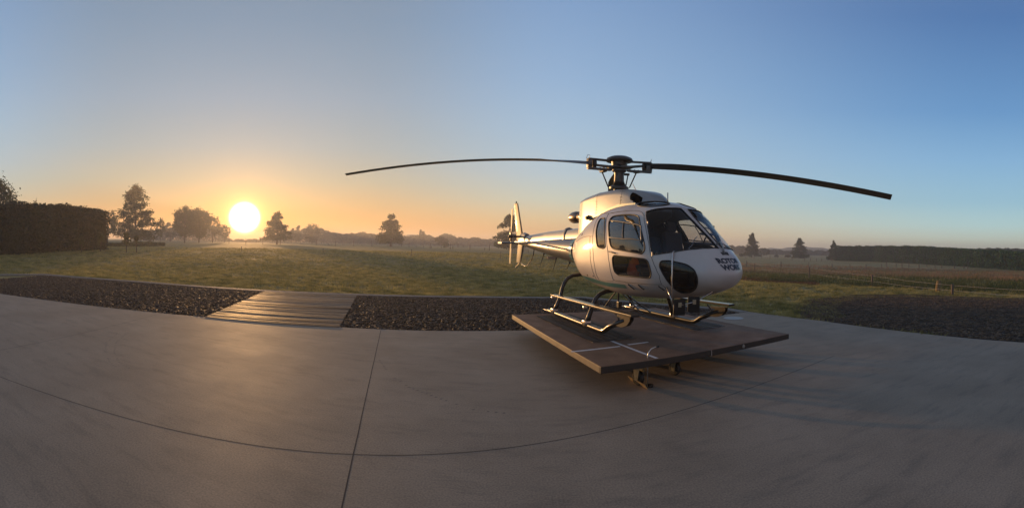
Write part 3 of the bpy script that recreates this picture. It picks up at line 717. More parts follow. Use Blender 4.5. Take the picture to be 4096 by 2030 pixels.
seat(1.62, -.40); seat(1.62, .40, .42)
e = MB().box((.72, 0, 1.08), (.44, 1.5, .14), None, .04).box((.50, 0, 1.40), (.12, 1.5, .58), Matrix.Rotation(math.radians(-8), 3, 'Y'), .05); e.build('rear_bench', M_seat, heli, auto=.6)
e = MB().box((2.42, .12, 1.36), (.20, .50, .34), Matrix.Rotation(math.radians(18), 3, 'Y'), .03).box((2.38, .12, 1.06), (.16, .22, .42), None, .02).box((2.50, .12, 1.55), (.26, .56, .03), Matrix.Rotation(math.radians(6), 3, 'Y'), .01)
e.build('instrument_panel', M_dark, heli, auto=.6)
e = MB().box((1.95, 0, .95), (.62, .22, .22), None, .03); e.build('centre_console', M_dark, heli, auto=.6)
for y in (-.40, .40):
    e = MB().tube([(2.02, y, .84), (1.98, y, 1.05), (2.06, y, 1.22), (2.0, y, 1.34)], .014, 8).box((2.0, y, 1.36), (.04, .04, .10), None, .01); e.build('control_stick', M_gear, heli, smooth=True)
e = MB().box((2.66, .10, 1.70), (.10, .26, .03), Matrix.Rotation(math.radians(10), 3, 'Y'), .008).tube([(2.66, .10, 1.69), (2.60, .10, 1.62), (2.55, .12, 1.56)], .012, 8); e.build('tablet_mount', M_dark, heli)
e = MB().tube([(2.55, -.02, 1.66), (2.60, -.13, 1.60), (2.62, -.18, 1.52), (2.58, -.25, 1.44), (2.52, -.34, 1.40)], .006, 6); e.build('cable', M_steel, heli, smooth=True)
orange = MB(); bmq = bmesh.new(); bmesh.ops.create_icosphere(bmq, subdivisions=3, radius=1)
for v in bmq.verts:
    v.co = Vector((v.co.x * .11, v.co.y * .08, v.co.z * .17)) * (1 + .25 * math.sin(v.co.x * 7 + v.co.z * 5) * math.sin(v.co.y * 6 + 1)); v.co.x *= 1.25 - .5 * (v.co.z / .3)
orange.add([v.co + Vector((1.62, -.60, 1.12)) for v in bmq.verts], [[v.index for v in f.verts] for f in bmq.faces]); bmq.free()
oo = orange.build('folded_vest', M_orange, None, smooth=True); oo.location = (0, 0, 0)
oo.matrix_world = Matrix.Translation(Vector((HX, HY, HZ))) @ Matrix.Rotation(math.atan2(U2.y, U2.x), 4, 'Z')
tag(oo, 'orange fabric vest bundled on the cabin seat behind the lower door window', 'vest')

# engine cowling
def rrect(x, zt, zb, w, r=.16, n=6, taper=.9, lean=0):
    P = []
    r = min(r, w * .95)
    for k in range(n + 1): a = math.pi / 2 * k / n; P.append((x + lean * 0, -(w * taper - r) - r * math.sin(a), zt - r + r * math.cos(a)))
    P += [(x, -w * (taper + (1 - taper) * .5), (zt + zb) / 2), (x, -w, zb)]
    Q = [(p[0], -p[1], p[2]) for p in P[::-1]]
    return Q + P
def cowl(name, st, m, parent=heli):
    e = MB(); e.loft([rrect(*s) for s in st]); return e.build(name, m, parent, auto=.7)
c1 = cowl('engine_cowling', [(-1.20, 2.49, 1.70, .30, .07), (-1.16, 2.515, 1.68, .335, .08), (-.85, 2.55, 1.66, .38, .09), (-.5, 2.575, 1.66, .41, .10), (-.185, 2.59, 1.66, .43, .10)], M_silver)
c2 = cowl('gearbox_cowling', [(-.172, 2.59, 1.66, .43, .10), (.2, 2.585, 1.8, .44, .10), (.55, 2.578, 1.85, .44, .11), (.80, 2.56, 1.9, .435, .12)], M_silver)
c3 = cowl('front_cowling', [(.812, 2.558, 1.9, .435, .12), (1.0, 2.535, 1.95, .43, .14), (1.2, 2.49, 2.0, .41, .18), (1.35, 2.42, 2.05, .38, .22), (1.44, 2.34, 2.1, .33, .18), (1.49, 2.22, 2.12, .26, .10)], M_silver)
def cowl_at(x):
    X_ = [.812, 1.0, 1.2, 1.35, 1.44]; f = lambda v: float(np.interp(x, X_, v))
    return rrect(x, f([2.558, 2.535, 2.49, 2.42, 2.34]), f([1.9, 1.95, 2.0, 2.05, 2.1]), f([.435, .43, .41, .38, .33]), f([.12, .14, .18, .22, .18]))
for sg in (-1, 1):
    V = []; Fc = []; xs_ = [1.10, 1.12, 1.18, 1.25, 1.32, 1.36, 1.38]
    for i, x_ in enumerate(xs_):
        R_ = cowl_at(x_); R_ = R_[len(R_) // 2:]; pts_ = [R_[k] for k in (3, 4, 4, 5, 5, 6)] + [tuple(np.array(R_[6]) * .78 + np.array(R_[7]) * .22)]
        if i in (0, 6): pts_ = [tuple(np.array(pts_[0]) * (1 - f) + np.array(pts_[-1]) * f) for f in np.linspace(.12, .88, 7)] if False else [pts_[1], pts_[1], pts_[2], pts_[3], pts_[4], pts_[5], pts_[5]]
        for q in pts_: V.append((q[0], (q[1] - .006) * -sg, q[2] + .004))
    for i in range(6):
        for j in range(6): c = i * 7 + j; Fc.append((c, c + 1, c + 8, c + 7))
    mesh_obj('air_intake', V, Fc, M_intake_shade, heli, True)  # black patch on the cowl skin, painted as the dark of the intake
for _y0, _y1 in ((-.4445, -.43), (.43, .4445)):
    MB().prism([(-.6, 2.02), (.78, 2.19), (1.38, 2.20), (1.38, 2.25), (.78, 2.27), (-.6, 2.05)], 'Y', _y0, _y1).build('teal_band', M_teal, heli)
e = MB().lathe([(.10, -1.55), (.125, -1.60), (.145, -1.75), (.14, -1.90), (.118, -2.0), (.11, -2.0), (.10, -1.86), (.02, -1.80)], (0, -.10, 2.17), 'X', 24)
e.build('exhaust', M_exh, heli, auto=.8)
e = MB().tube([(-1.15, -.10, 2.15), (-1.62, -.10, 2.17)], .11, 16); e.build('exhaust_duct', M_exh, heli, smooth=True)
e = MB().tube([(-.38, -.36, 2.06), (-.40, -.46, 2.08), (-.46, -.49, 2.07)], [.05, .05, .035], 10); e.build('drain_scoop', M_black, heli, smooth=True)

# rows of fasteners on the cowling and boom
e = MB()
for x_ in np.arange(-.12, .80, .055):
    for sg in (-1, 1): e.box((x_, sg * .441, 2.10 + .11 * (x_ + .2)), (.008, .006, .008), None)
for z_ in np.arange(1.80, 2.44, .06):
    for sg in (-1, 1):
        for x_ in (-.20, -.15, .79, .83): e.box((x_, sg * (.432 - .04 * max(0, z_ - 2.0) / .5), z_), (.008, .008, .008), None)
tag(e.build('rivets', M_line, heli), kind='stuff')
# tail boom
def ringc(x, cz, ry, rz, n=24, y=0): return [(x, y + ry * math.cos(2 * math.pi * k / n), cz + rz * math.sin(2 * math.pi * k / n)) for k in range(n)]
bt = lambda x: 1.70 + (x + 1.6) * .0105
bb = lambda x: np.interp(-x, [1.55, 2.1, 3.36, 5.0, 6.2, 7.05], [1.03, 1.075, 1.175, 1.34, 1.465, 1.53])
e = MB(); e.loft([ringc(x, (bt(x) + bb(x)) / 2, (bt(x) - bb(x)) / 2 * .97, (bt(x) - bb(x)) / 2) for x in (-1.58, -1.7, -2.1, -2.7, -3.36, -4.2, -5.0, -5.6, -6.2, -6.7, -6.95, -7.05)])
boom = e.build('tail_boom', M_alu, heli, auto=.7)
e = MB(); e.loft([ringc(x, (bt(x) + bb(x)) / 2, (bt(x) - bb(x)) / 2 * .97 + .006, (bt(x) - bb(x)) / 2 + .006, 24) for x in (-1.56, -1.72)], cap=False); e.build('boom_ring', M_teal, boom)
for x in (-3.2, -5.15): e = MB(); e.loft([ringc(x + d, (bt(x) + bb(x)) / 2, (bt(x) - bb(x)) / 2 * .97 + .002, (bt(x) - bb(x)) / 2 + .002, 24) for d in (0, .012)], cap=False); e.build('seam_ring', M_line, boom)
def cov(x, zt, w, zb): return [(x, -w, zb), (x, -w * .95, (zt + zb) / 2), (x, -w * .6, zt - .03), (x, 0, zt), (x, w * .6, zt - .03), (x, w * .95, (zt + zb) / 2), (x, w, zb)]
e = MB(); e.loft([cov(-1.2, 1.93, .15, 1.62), cov(-2.4, 1.90, .14, 1.62)]).loft([cov(-2.46, 1.90, .145, 1.62), cov(-3.9, 1.87, .13, 1.62), cov(-5.0, 1.82, .12, 1.60), cov(-5.75, 1.79, .10, 1.60)])
e.build('drive_shaft_cover', M_silver, heli, auto=.7)
e = MB(); e.loft([cov(-2.38, 1.93, .15, 1.64), cov(-2.42, 1.955, .16, 1.64), cov(-2.5, 1.93, .155, 1.64), cov(-2.56, 1.88, .145, 1.64)]); e.build('shaft_cooling_scoop', M_alu, heli, auto=.7)
e = MB(); e.loft([cov(-5.8, 1.86, .12, 1.6), cov(-6.05, 1.90, .13, 1.6), cov(-6.35, 1.86, .12, 1.6), cov(-6.5, 1.75, .1, 1.6)]); e.build('gearbox_fairing', M_alu, heli, auto=.7)
# fins
def foil(x0, x1, z, th, y=0, n=8, vert=True):
    P = []
    for k in range(2 * n):
        a = 2 * math.pi * k / (2 * n); c = (1 - math.cos(a)) / 2; t = th * math.sin(a) * (1 - c * .7)
        P.append((x0 + (x1 - x0) * c, y + t, z) if vert else (x0 + (x1 - x0) * c, z, y + t))
    return P
e = MB(); e.loft([foil(-6.10, -6.95, 1.55, .045), foil(-6.30, -7.02, 1.9, .045), foil(-6.86, -7.36, 2.9, .03), foil(-6.90, -7.36, 2.96, .02)])
fin = e.build('upper_fin', M_fin, heli, auto=.8)
e = MB()
for i in range(19): 
    z = 1.98 + i * .05; u = (z - 1.9) / 1.0; x0 = -6.82 - u * .40
    e.box((x0, -.034 + .012 * u, z), (.22 - .1 * u, .008, .013), None, .003)
e.build('louvres', M_silver, fin)
e = MB().tube([(-7.1, 0, 2.93), (-7.1, 0, 3.03)], .025, 8); e.build('tail_light', M_black, fin)
e = MB(); e.loft([foil(-6.12, -6.80, 1.50, .045), foil(-6.30, -6.90, 1.1, .04), foil(-6.45, -6.95, .86, .03)]); e.build('lower_fin', M_fin, heli, auto=.8)
e = MB().tube([(-5.08, 0, 1.36), (-5.15, 0, 1.18), (-5.35, 0, .98), (-5.66, 0, .83), (-5.97, 0, .78), (-6.25, 0, .82), (-6.45, 0, .88)], .016, 8); e.build('tail_guard', M_gear, heli, smooth=True)
e = MB().box((-6.8, 0, .76), (.52, .03, .045), Matrix.Rotation(math.radians(-22), 3, 'Y'), .01); e.build('tail_skid', M_gear, heli)
# stabiliser
e = MB(); e.loft([foil(-4.24, -4.72, -1.27, .035, 1.53, vert=False), foil(-4.24, -4.72, 1.27, .035, 1.53, vert=False)])
st = e.build('horizontal_stabiliser', M_gear, heli, auto=.8)
e = MB().box((-4.48, -1.275, 1.53), (.42, .012, .055), None, .004); e.build('tip_plate', M_white, st)
e = MB().box((-4.48, 1.275, 1.53), (.42, .012, .055), None, .004); e.build('tip_plate', M_white, st)
# tail rotor
tr = empty('tail_rotor', (-6.24, -.42, 1.76)); tr.parent = heli
e = MB().tube([(0, .45, 0), (0, -.06, 0)], .035, 10).lathe([(.02, -.10), (.06, -.08), (.07, -.02), (.05, .04)], (0, 0, 0), 'Y', 16).box((0, -.02, 0), (.10, .05, .30), None, .015).box((.0, .06, 0), (.22, .03, .05), None, .01); e.build('rotor_hub', M_gear, tr, auto=.7)
for s, tiltx in ((1, .28), (-1, -.20)):
    e = MB(); e.loft([foil(.05, -.05, .12, .02), foil(.07, -.08, .25, .016), foil(.08, -.10, .45, .012), foil(.08, -.10, .92, .01)])
    b = e.build('rotor_blade', M_fin, tr, auto=.8); b.rotation_euler = (0, (0 if s > 0 else math.pi) + .10, 0)
# antennas under the boom
for (a, b) in (((-4.18, 0, 1.26), (-4.56, 0, .81)), ((-3.23, 0, 1.16), (-3.49, 0, .75)), ((-2.34, 0, 1.06), (-2.54, 0, .87))):
    e = MB().tube([a, (a[0] * .8 + b[0] * .2, 0, a[2] * .8 + b[2] * .2), b], [.03, .012, .006], 8); e.build('antenna', M_gear, heli, smooth=True)
e = MB().tube([(-2.54, 0, .87), (-2.87, 0, .92)], .005, 6); e.build('antenna', M_gear, heli)
e = MB().tube([(1.30, -.25, 2.22), (1.22, -.25, 2.36), (.98, -.25, 2.64)], [.04, .012, .006], 8); e.build('antenna', M_white, heli, smooth=True)
e = MB().tube([(1.86, -.10, 2.18), (1.86, -.10, 2.41)], [.014, .009], 8); e.build('antenna', M_steel, heli, smooth=True)
# nose: centre post rivets, wiper hook, grille, lettering
e = MB()
for t in np.linspace(8.45, 11.3, 22):
    for h in (.03, -.03): 
        p = surf(t, h); e.box(p + np.array([0.003, 0, .003]), (.007, .007, .004), None)
tag(e.build('rivets', M_dark, heli), kind='stuff')
e = MB().tube([(2.98, .0, 1.54), (3.06, 0, 1.58), (3.12, 0, 1.50), (3.14, .0, 1.42)], .014, 8).tube([(3.06, 0, 1.575), (3.0, .16, 1.53), (2.98, .28, 1.49)], .010, 6); e.build('temperature_probe', M_silver, heli, smooth=True)
e = MB()
for k in range(9):
    h = -.15 + .3 * k / 8; e.tube([surf(t, h) + nrm(np.array([t]), np.array([h]))[0] * .002 for t in (11.68, 11.90)], .005, 5)
e.build('air_grille', M_line, heli)
def letters(word, q):
    """word laid on the nose between the four (t, theta) corners q = tl, tr, br, bl"""
    fc = bpy.data.curves.new(word, 'FONT'); fc.body = word; fc.size = 1; fc.offset = .04; fc.space_character = .95; fc.resolution_u = 3
    to = bpy.data.objects.new('tmp', fc); COL.objects.link(to); dg = bpy.context.evaluated_depsgraph_get()
    me = bpy.data.meshes.new_from_object(to.evaluated_get(dg)); bpy.data.objects.remove(to); bpy.data.curves.remove(fc)
    bm = bmesh.new(); bm.from_mesh(me); bmesh.ops.subdivide_edges(bm, edges=[e_ for e_ in bm.edges if e_.calc_length() > .15], cuts=2); bmesh.ops.triangulate(bm, faces=bm.faces[:]); bm.to_mesh(me); bm.free()
    co = np.array([v.co[:2] for v in me.vertices]); lo, hi = co.min(0), co.max(0); uv = (co - lo) / (hi - lo)
    y0, y1, z0, z1 = q; Y = y0 + (y1 - y0) * uv[:, 0] + .03 * (1 - uv[:, 1]); Z = z0 + (z1 - z0) * uv[:, 1]
    gt_ = np.linspace(9, NT - .01, 240)[:, None] + np.zeros((1, 320)); gh_ = np.linspace(-1.7, 1.7, 320)[None] + np.zeros((240, 1)); GP = surf(gt_, gh_).reshape(-1, 3)
    V = []
    for yy, zz in zip(Y, Z):
        k = ((GP[:, 1] - yy) ** 2 + (GP[:, 2] - zz) ** 2).argmin(); t_, h_ = gt_.ravel()[k], gh_.ravel()[k]; V.append(np.array([GP[k, 0], yy, zz]) + nrm(np.array([t_]), np.array([h_]))[0] * .005)
    F_ = [tuple(p.vertices) for p in me.polygons]; bpy.data.meshes.remove(me)
    return mesh_obj('lettering', V, F_, M_navy, heli)
letters('ROTOR', (-.225, .205, 1.258, 1.335))
letters('WORK', (-.19, .215, 1.160, 1.245))
# landing gear
for s in (-1, 1):
    y = s * 1.0
    e = MB().tube([(-1.30, y, .035), (-1.2, y, .04), (-.6, y, .045), (1.25, y, .045), (1.36, y, .06), (1.44, y, .10), (1.52, y, .15), (2.03, y, .34)], [.02, .042] + [.045] * 6, 12)
    sk = e.build('skid_tube', M_gear, heli, smooth=True)
    e = MB().box((-1.36, y, .03), (.22, .06, .012), None, .004); e.build('skid_heel', M_gear, sk)
    for x, mid in ((-.87, [(-1.0, .05), (-.93, .22), (-.86, .40), (-.83, .55), (-.78, .67), (-.70, .77), (-.58, .83), (-.35, .86), (0, .86)]), (.68, [(-1.0, .05), (-.94, .22), (-.88, .38), (-.82, .51), (-.74, .59), (-.62, .635), (-.45, .66), (0, .67)])):
        e = MB().tube([(x, -s * a * 1, z) for a, z in mid], [.055, .045] + [.04] * (len(mid) - 2), 12); e.build('cross_tube', M_gear, heli, smooth=True)
        MB().box((x, y, .08), (.16, .12, .09), None, .02).build('skid_clamp', M_steel, sk, auto=.6); MB().box((x + .02, y * 1.045, .36), (.07, .07, .05), None, .01).build('step_clamp', M_steel, sk, auto=.6)
    e = MB().box((.90 if s < 0 else .74, s * (1.10 if s < 0 else 1.04), .455), (3.14, .15, .035), Matrix.Rotation(math.radians(-.6), 3, 'Y'), .008); stp = e.build('step_board', M_gear, heli)
    e = MB()
    for k in range(22): e.box((.9 + 1.5 * (k - 11) / 11, s * 1.18, .45), (.012, .006, .01), None)
    tag(e.build('step_rivets', M_steel, stp), kind='stuff')
    e = MB().prism([(1.82, .40), (2.22, .43), (2.21, .36), (2.12, .27), (1.96, .22), (1.80, .22), (1.81, .27), (1.92, .29), (1.95, .37), (1.83, .37)], 'Y', y - .035, y - .02)
    e.prism([(1.82, .40), (2.22, .43), (2.21, .36), (2.12, .27), (1.96, .22), (1.80, .22), (1.81, .27), (1.92, .29), (1.95, .37), (1.83, .37)], 'Y', y + .02, y + .035)
    e.tube([(1.70, y, .42), (1.82, y, .33), (1.84, y, .22)], .015, 8)
    e.build('step_bracket', M_gear, heli)
# cargo frame under the belly
e = MB().tube([(.11, 0, .62), (.13, 0, .18)], .020, 8).tube([(.05, .0, .58), (-.55, .05, .16)], .014, 8).tube([(.18, 0, .58), (.88, .1, .20)], .014, 8).tube([(.11, .05, .60), (.2, .75, .10)], .014, 8).box((.12, 0, .60), (.3, .2, .04), None, .01).box((.16, .0, .30), (.1, .08, .14), None, .02)
e.build('cargo_hook_frame', M_gear, heli, smooth=False)
# mirror pole
e = MB().tube([(2.72, -.60, 1.43), (2.735, -.65, 1.40), (2.73, -.645, 1.0), (2.735, -.62, .64)], .013, 10).tube([(2.54, -.60, .88), (2.735, -.62, .66)], .011, 8).tube([(2.735, -.62, .655), (2.80, -.50, .64), (2.88, -.32, .68), (2.95, -.2, .76), (3.03, -.07, .85)], .011, 8)
e.build('mirror_frame', M_steel, heli, smooth=True)
for (c, a) in (((2.77, -.53, .60), 62), ((2.86, -.33, .64), 50)):
    e = MB().box(c, (.035, .18, .24), Matrix.Rotation(math.radians(a - 62 - 26), 3, 'Z') @ Matrix.Rotation(math.radians(8), 3, 'Y'), .016); mr = e.build('mirror', M_black, heli, auto=.7)
    e = MB().box((c[0] + .025, c[1] - .01, c[2] + .04), (.02, .05, .07), Matrix.Rotation(math.radians(-26), 3, 'Z'), .005); e.build('mirror_bracket', M_galv, mr)

# rotor head
e = MB().lathe([(.17, 2.52), (.17, 2.60), (.15, 2.62)], (.05, 0, 0), 'Z', 20).lathe([(.20, 2.66), (.205, 2.70), (.17, 2.72)], (.05, 0, 0), 'Z', 20)
prof = []
for k in range(7): prof += [(.155 - .012 * k, 2.73 + k * .025), (.125 - .009 * k, 2.742 + k * .025)]
e.lathe(prof, (.05, 0, 0), 'Z', 20).lathe([(.115, 2.6), (.10, 2.95), (.11, 3.0), (.15, 3.03), (.15, 3.06)], (.05, 0, 0), 'Z', 20)
e.build('rotor_mast', M_hub, heli, auto=.6)
e = MB().lathe([(.16, 3.14), (.17, 3.22), (.12, 3.24)], (.05, 0, 0), 'Z', 20).lathe([(.27, 3.225), (.285, 3.245), (.26, 3.29), (.18, 3.325), (.05, 3.335), (.01, 3.335)], (.05, 0, 0), 'Z', 28)
e.build('hub_cap', M_hub, heli, auto=.6)
camang = lambda az: math.atan2(math.cos(math.radians(az)), math.sin(math.radians(az))) - math.atan2(U2.y, U2.x)
def arc(pts):  # droop curve through given radii
    xs = [p[0] for p in pts]; zs = [p[1] for p in pts]
    return lambda r: float(np.interp(r, xs, zs))
L_z = lambda r: 3.135 - .0168 * r * r
def smooth_fit(pts):
    c = np.polyfit([p[0] for p in pts], [p[1] for p in pts], 2); return lambda r: float(np.polyval(c, r))
R_z = smooth_fit([(.3, 3.12), (.8, 3.06), (1.96, 2.936), (3.7, 2.716), (5.3, 2.43)])
T_z = smooth_fit([(.3, 3.12), (1.5, 3.07), (3.5, 2.90), (5.3, 2.62)])
for az, zf, sg in ((253.9, L_z, 1), (133.6, R_z, -1), (12.4, T_z, 1)):
    a = camang(az)
    arm = empty('rotor_arm', (.05, 0, 0), a); arm.parent = heli
    z0, z1 = zf(.25), zf(.85); th = math.atan2(z1 - z0, .6)
    Rm = Matrix.Rotation(-th, 3, 'Y')
    zm = zf(.5)
    e = MB().prism([(0, -.14), (.22, -.16), (.38, -.07), (.66, -.05), (.80, -.06), (.80, .06), (.66, .05), (.38, .07), (.22, .16), (0, .14)], 'Z', 3.085, 3.115); e.sx(.74).build('star_arm', M_hub, arm)
    e = MB().box((.62, 0, zm + .085), (.72, .12, .03), Rm, .01); e.box((.62, 0, zm - .10), (.72, .09, .045), Rm, .015)
    for k in (.35, .5, .62): e.box((k, 0, zm - .10 - (k - .62) * .1), (.02, .10, .055), Rm, .005)
    e.box((.93, 0, zf(.93) + .005), (.12, .11, .17), Rm, .02).tube([(.93, 0, zf(.93) + .10), (.95, .05, zf(.95) + .15), (.98, .0, zf(.98) + .17), (1.0, -.04, zf(1) + .10)], .006, 6)
    e.sx(.74).build('blade_sleeve', M_hubtan, arm, auto=.6)
    e = MB().lathe([(.055, zf(.72) - .07), (.065, zf(.72) - .03), (.065, zf(.72) + .03), (.055, zf(.72) + .07)], (.78, 0, 0), 'Z', 14); e.sx(.74).build('elastomer_bearing', M_black, arm)
    # pitch link
    e = MB().tube([(.30, -sg * .20, 3.03), (.17, -sg * .14, 2.70)], .014, 8).box((.30, -sg * .14, 3.02), (.09, .18, .04), None, .01); e.build('pitch_link', M_gear, arm, smooth=False)
    # blade
    e = MB(); rings = []
    for r in [.66, .76, .95, 1.2, 1.45, 1.8, 2.2] + list(np.linspace(2.5, 5.28, 12)):
        k = min(max((r - .8) / .9, 0), 1); ch = .17 + .17 * k; t_ = .030 - .015 * k; pitch = math.radians((26 - 17 * k) if sg < 0 or az == 12.4 else -(24 - 20 * k))
        ring = []
        for j in range(14):
            w = 2 * math.pi * j / 14; c = (1 - math.cos(w)) / 2; yy = (c - .35) * ch; tt = t_ * math.sin(w) * (1.3 - c)
            # the edge nearer the camera sits higher
            cs = sg if az != 12.4 else 0
            y2 = yy * math.cos(pitch) * (1 if cs >= 0 else -1); z2 = tt + (yy * math.sin(pitch) * (1 if sg > 0 else 1))
            ring.append((r, y2, zf(r) + (z2 if az != 12.4 else tt + yy * math.sin(pitch) * .3)))
        rings.append(ring)
    e.loft(rings); e.build('rotor_blade', M_rotor, arm, auto=.9)

# ------------------------------------------------------------------ wheeled platform
PZ = .41
M_plat = mat('brown anti slip deck paint', (.185, .108, .068), .70, col2=(.125, .074, .05), nscale=2.6, bump=.15, bscale=160, rvar=.08, spec=.22)
M_edge_sun = mat('edge steel painted sunlit', (.20, .15, .09), .5, col2=(.14, .10, .06), nscale=5)  # tan copy of the frame steel: low sun on the side edge painted in
pA, pB, pC = Vector((0.03, 9.35)), Vector((1.13, 5.30)), Vector((4.61, 6.44))
u1 = (pA - pB).normalized(); v1 = (pC - pB); v1 = (v1 - u1 * v1.dot(u1)); PW = v1.length; v1.normalize(); PL = (pA - pB).length
plat = empty('wheeled_platform', (pB.x, pB.y, 0), math.atan2(v1.y, v1.x), 'large brown helicopter landing platform on castor wheels', 'platform')
# local: x along the near edge (left to right), y away along the left edge
e = MB().box((PW / 2, PL / 2, PZ - .006), (PW - .01, PL - .01, .012), None); e.build('deck', M_plat, plat)
M_fr_shade = mat('frame steel painted shaded', (.022, .017, .013), .5)  # darkened copy: the near edge's shade is put into its colour
for y_ in (.02, PL - .02): MB().box((PW / 2, y_, PZ - .048), (PW, .04, .084), None, .003).build('frame', M_fr_shade, plat)
for x_ in (.02, PW - .02): MB().box((x_, PL / 2, PZ - .048), (.04, PL - .081, .084), None, .003).build('frame', M_edge_sun, plat)
for k in range(1, 5): MB().box((PW * k / 5, PL / 2, PZ - .055), (.05, PL - .1, .07), None).build('cross_beam', M_edge_sun, plat)
e = MB().box((PW / 2 - .02, -.006, PZ - .05), (.02, .01, .085), None, .002); e.build('edge_strap', M_steel, plat)
e = MB().lathe([(.03, -.012), (.03, 0)], (PW * .68, 0, PZ - .04), 'Y', 16).lathe([(.012, -.02), (.012, 0)], (PW * .68, 0, PZ - .04), 'Y', 10); e.build('tie_down_point', M_steel, plat)
def caster(x, y, ang):
    c = empty('castor_wheel', (x, y, 0), ang); c.parent = plat
    e = MB().lathe([(.055, -.035), (.092, -.033), (.10, -.02), (.10, .02), (.092, .033), (.055, .035)], (0, 0, .10), 'Y', 26); e.build('tyre', M_black, c, auto=.6)
    e = MB().lathe([(.02, -.040), (.03, -.038), (.05, -.028), (.057, -.02), (.057, .02), (.05, .028), (.03, .038), (.02, .040)], (0, 0, .10), 'Y', 20); e.build('rim', M_galv, c, auto=.6)
    e = MB().prism([(-.035, .07), (.02, .07), (.055, .24), (.055, .30), (-.07, .30), (-.07, .24)], 'Y', -.052, -.046).prism([(-.035, .07), (.02, .07), (.055, .24), (.055, .30), (-.07, .30), (-.07, .24)], 'Y', .046, .052).box((0, 0, .305), (.15, .13, .03), None, .004); e.build('fork', M_galv, c)
    return c
for x, y, a in ((.74, .30, 1.75), (1.46, .42, 1.75), (PW - .75, 1.5, .9), (PW - 1.3, 1.1, 1.3), (.55, PL - .5, 1.2), (1.5, PL - .4, .4), (PW - .6, PL - .5, 2.0), (PW - 1.4, PL - .6, 1.0), (.6, PL / 2, 1.1), (PW - .6, PL / 2, .7)): caster(x, y, a)
# tape lines
def h2p(x, y):  # helicopter x,y -> platform local
    w = Vector((HX + U2.x * x - U2.y * y, HY + U2.y * x + U2.x * y)) - pB; return (w.dot(v1), w.dot(u1))
tp_ = MB()
for a, b in (((2.164, -1.973), (2.137, -1.151)), ((1.764, -1.082), (2.99, -1.075)), ((2.102, -.988), (2.092, -.607))):
    a, b = h2p(*a), h2p(*b); tp_ = MB(); strip_mesh(tp_, [a, b], .055, PZ + .001, .2, .001); tp_.build('tape_line', M_tape, plat)
# rubber mats under the skids
M_mat = mat('ribbed rubber mat', (.035, .03, .026), .55, col2=(.055, .045, .04), nscale=8)
for s, lab in ((-1, 'chevron ribbed rubber mat under the nearer skid'), (1, 'chevron ribbed rubber mat under the farther skid')):
    mt = empty('rubber_mat', (HX, HY, PZ), math.atan2(U2.y, U2.x), lab, 'mat', 'rubber mats under the skids')
    y0, y1 = (.62, 1.40); V = []; Fc = []; n = 30
    for i in range(n + 1):
        x = -.86 + 2.62 * i / n; w = .022 * math.sin(i * .9) + .012 * math.sin(i * 2.1)
        for y in (y0 + w * .5, y1 + w): V += [(x, s * y, .008), (x, s * y, .001)]
    for i in range(n):
        c = 4 * i; Fc += [(c, c + 2, c + 6, c + 4), (c, c + 4, c + 5, c + 1), (c + 2, c + 3, c + 7, c + 6)]
    Fc += [(0, 1, 3, 2), (4 * n, 4 * n + 2, 4 * n + 3, 4 * n + 1)]
    mesh_obj('mat_base', V, Fc, M_mat, mt)
    e = MB()
    for i in range(50):
        x = -.82 + 2.5 * i / 49
        for j in range(6):
            yy = y0 + .06 + (y1 - y0 - .1) * j / 5.; d = .05 if j % 2 else -.05
            e.box((x + (.025 if j % 2 else 0), s * yy, .014), (.018, .125, .016), Matrix.Rotation(s * (.45 if j % 2 else -.45), 3, 'Z'))
    e.build('ribs', M_mat, mt)
# wheel chock with its handle
ck = empty('wheel_chock', (1.86, 5.55, 0), math.atan2(v1.y, v1.x), 'steel wheel chock with tall bent handle against the front castor', 'wheel chock')
R0 = Matrix.Rotation(math.radians(0), 3, 'Z')
e = MB(); 
pa = Vector(gp(2525, 1520)) - Vector((1.86, 5.55)); pb_ = Vector(gp(2592, 1556)) - Vector((1.86, 5.55))
rz = -math.atan2(v1.y, v1.x); rot2 = Matrix.Rotation(rz, 2)
pa = rot2 @ pa; pb_ = rot2 @ pb_; dd = (pb_ - pa).normalized(); nn = Vector((-dd.y, dd.x))
if nn.y < 0: nn = -nn
def q3(p, o, z): return (p.x + nn.x * o, p.y + nn.y * o, z)
e.add([q3(pa, 0, .002), q3(pb_, 0, .002), q3(pb_, .055, .075), q3(pa, .055, .075), q3(pa, .01, .002), q3(pb_, .01, .002), q3(pb_, .065, .075), q3(pa, .065, .075)], [(0, 1, 2, 3), (4, 7, 6, 5), (0, 4, 5, 1), (3, 2, 6, 7), (0, 3, 7, 4), (1, 5, 6, 2)])
e.build('chock_plate', mat('chock steel painted sunlit', (.48, .34, .16), .4, metal=.3), ck)  # brightened to golden tan: sunlight on the plate is put into its colour
hb = pb_ - dd * .02
e = MB().tube([q3(hb, .0, .0), q3(hb, .0, .40), q3(hb, .0, .45)] + [(hb.x + .015, hb.y + .0, .49), (hb.x + .05, hb.y, .53), (hb.x + .10, hb.y, .545), (hb.x + .17, hb.y, .55)], .010, 10); e.build('handle', M_steel, ck, smooth=True)
e = MB().tube([(hb.x + .135, hb.y, .549), (hb.x + .175, hb.y, .5505)], .013, 10); e.build('grip', M_black, ck)
e = MB().lathe([(.05, 0.002), (.05, .03), (.03, .03)], (hb.x + .08, hb.y + .06, 0), 'Z', 16); e.build('foot', M_gear, ck)
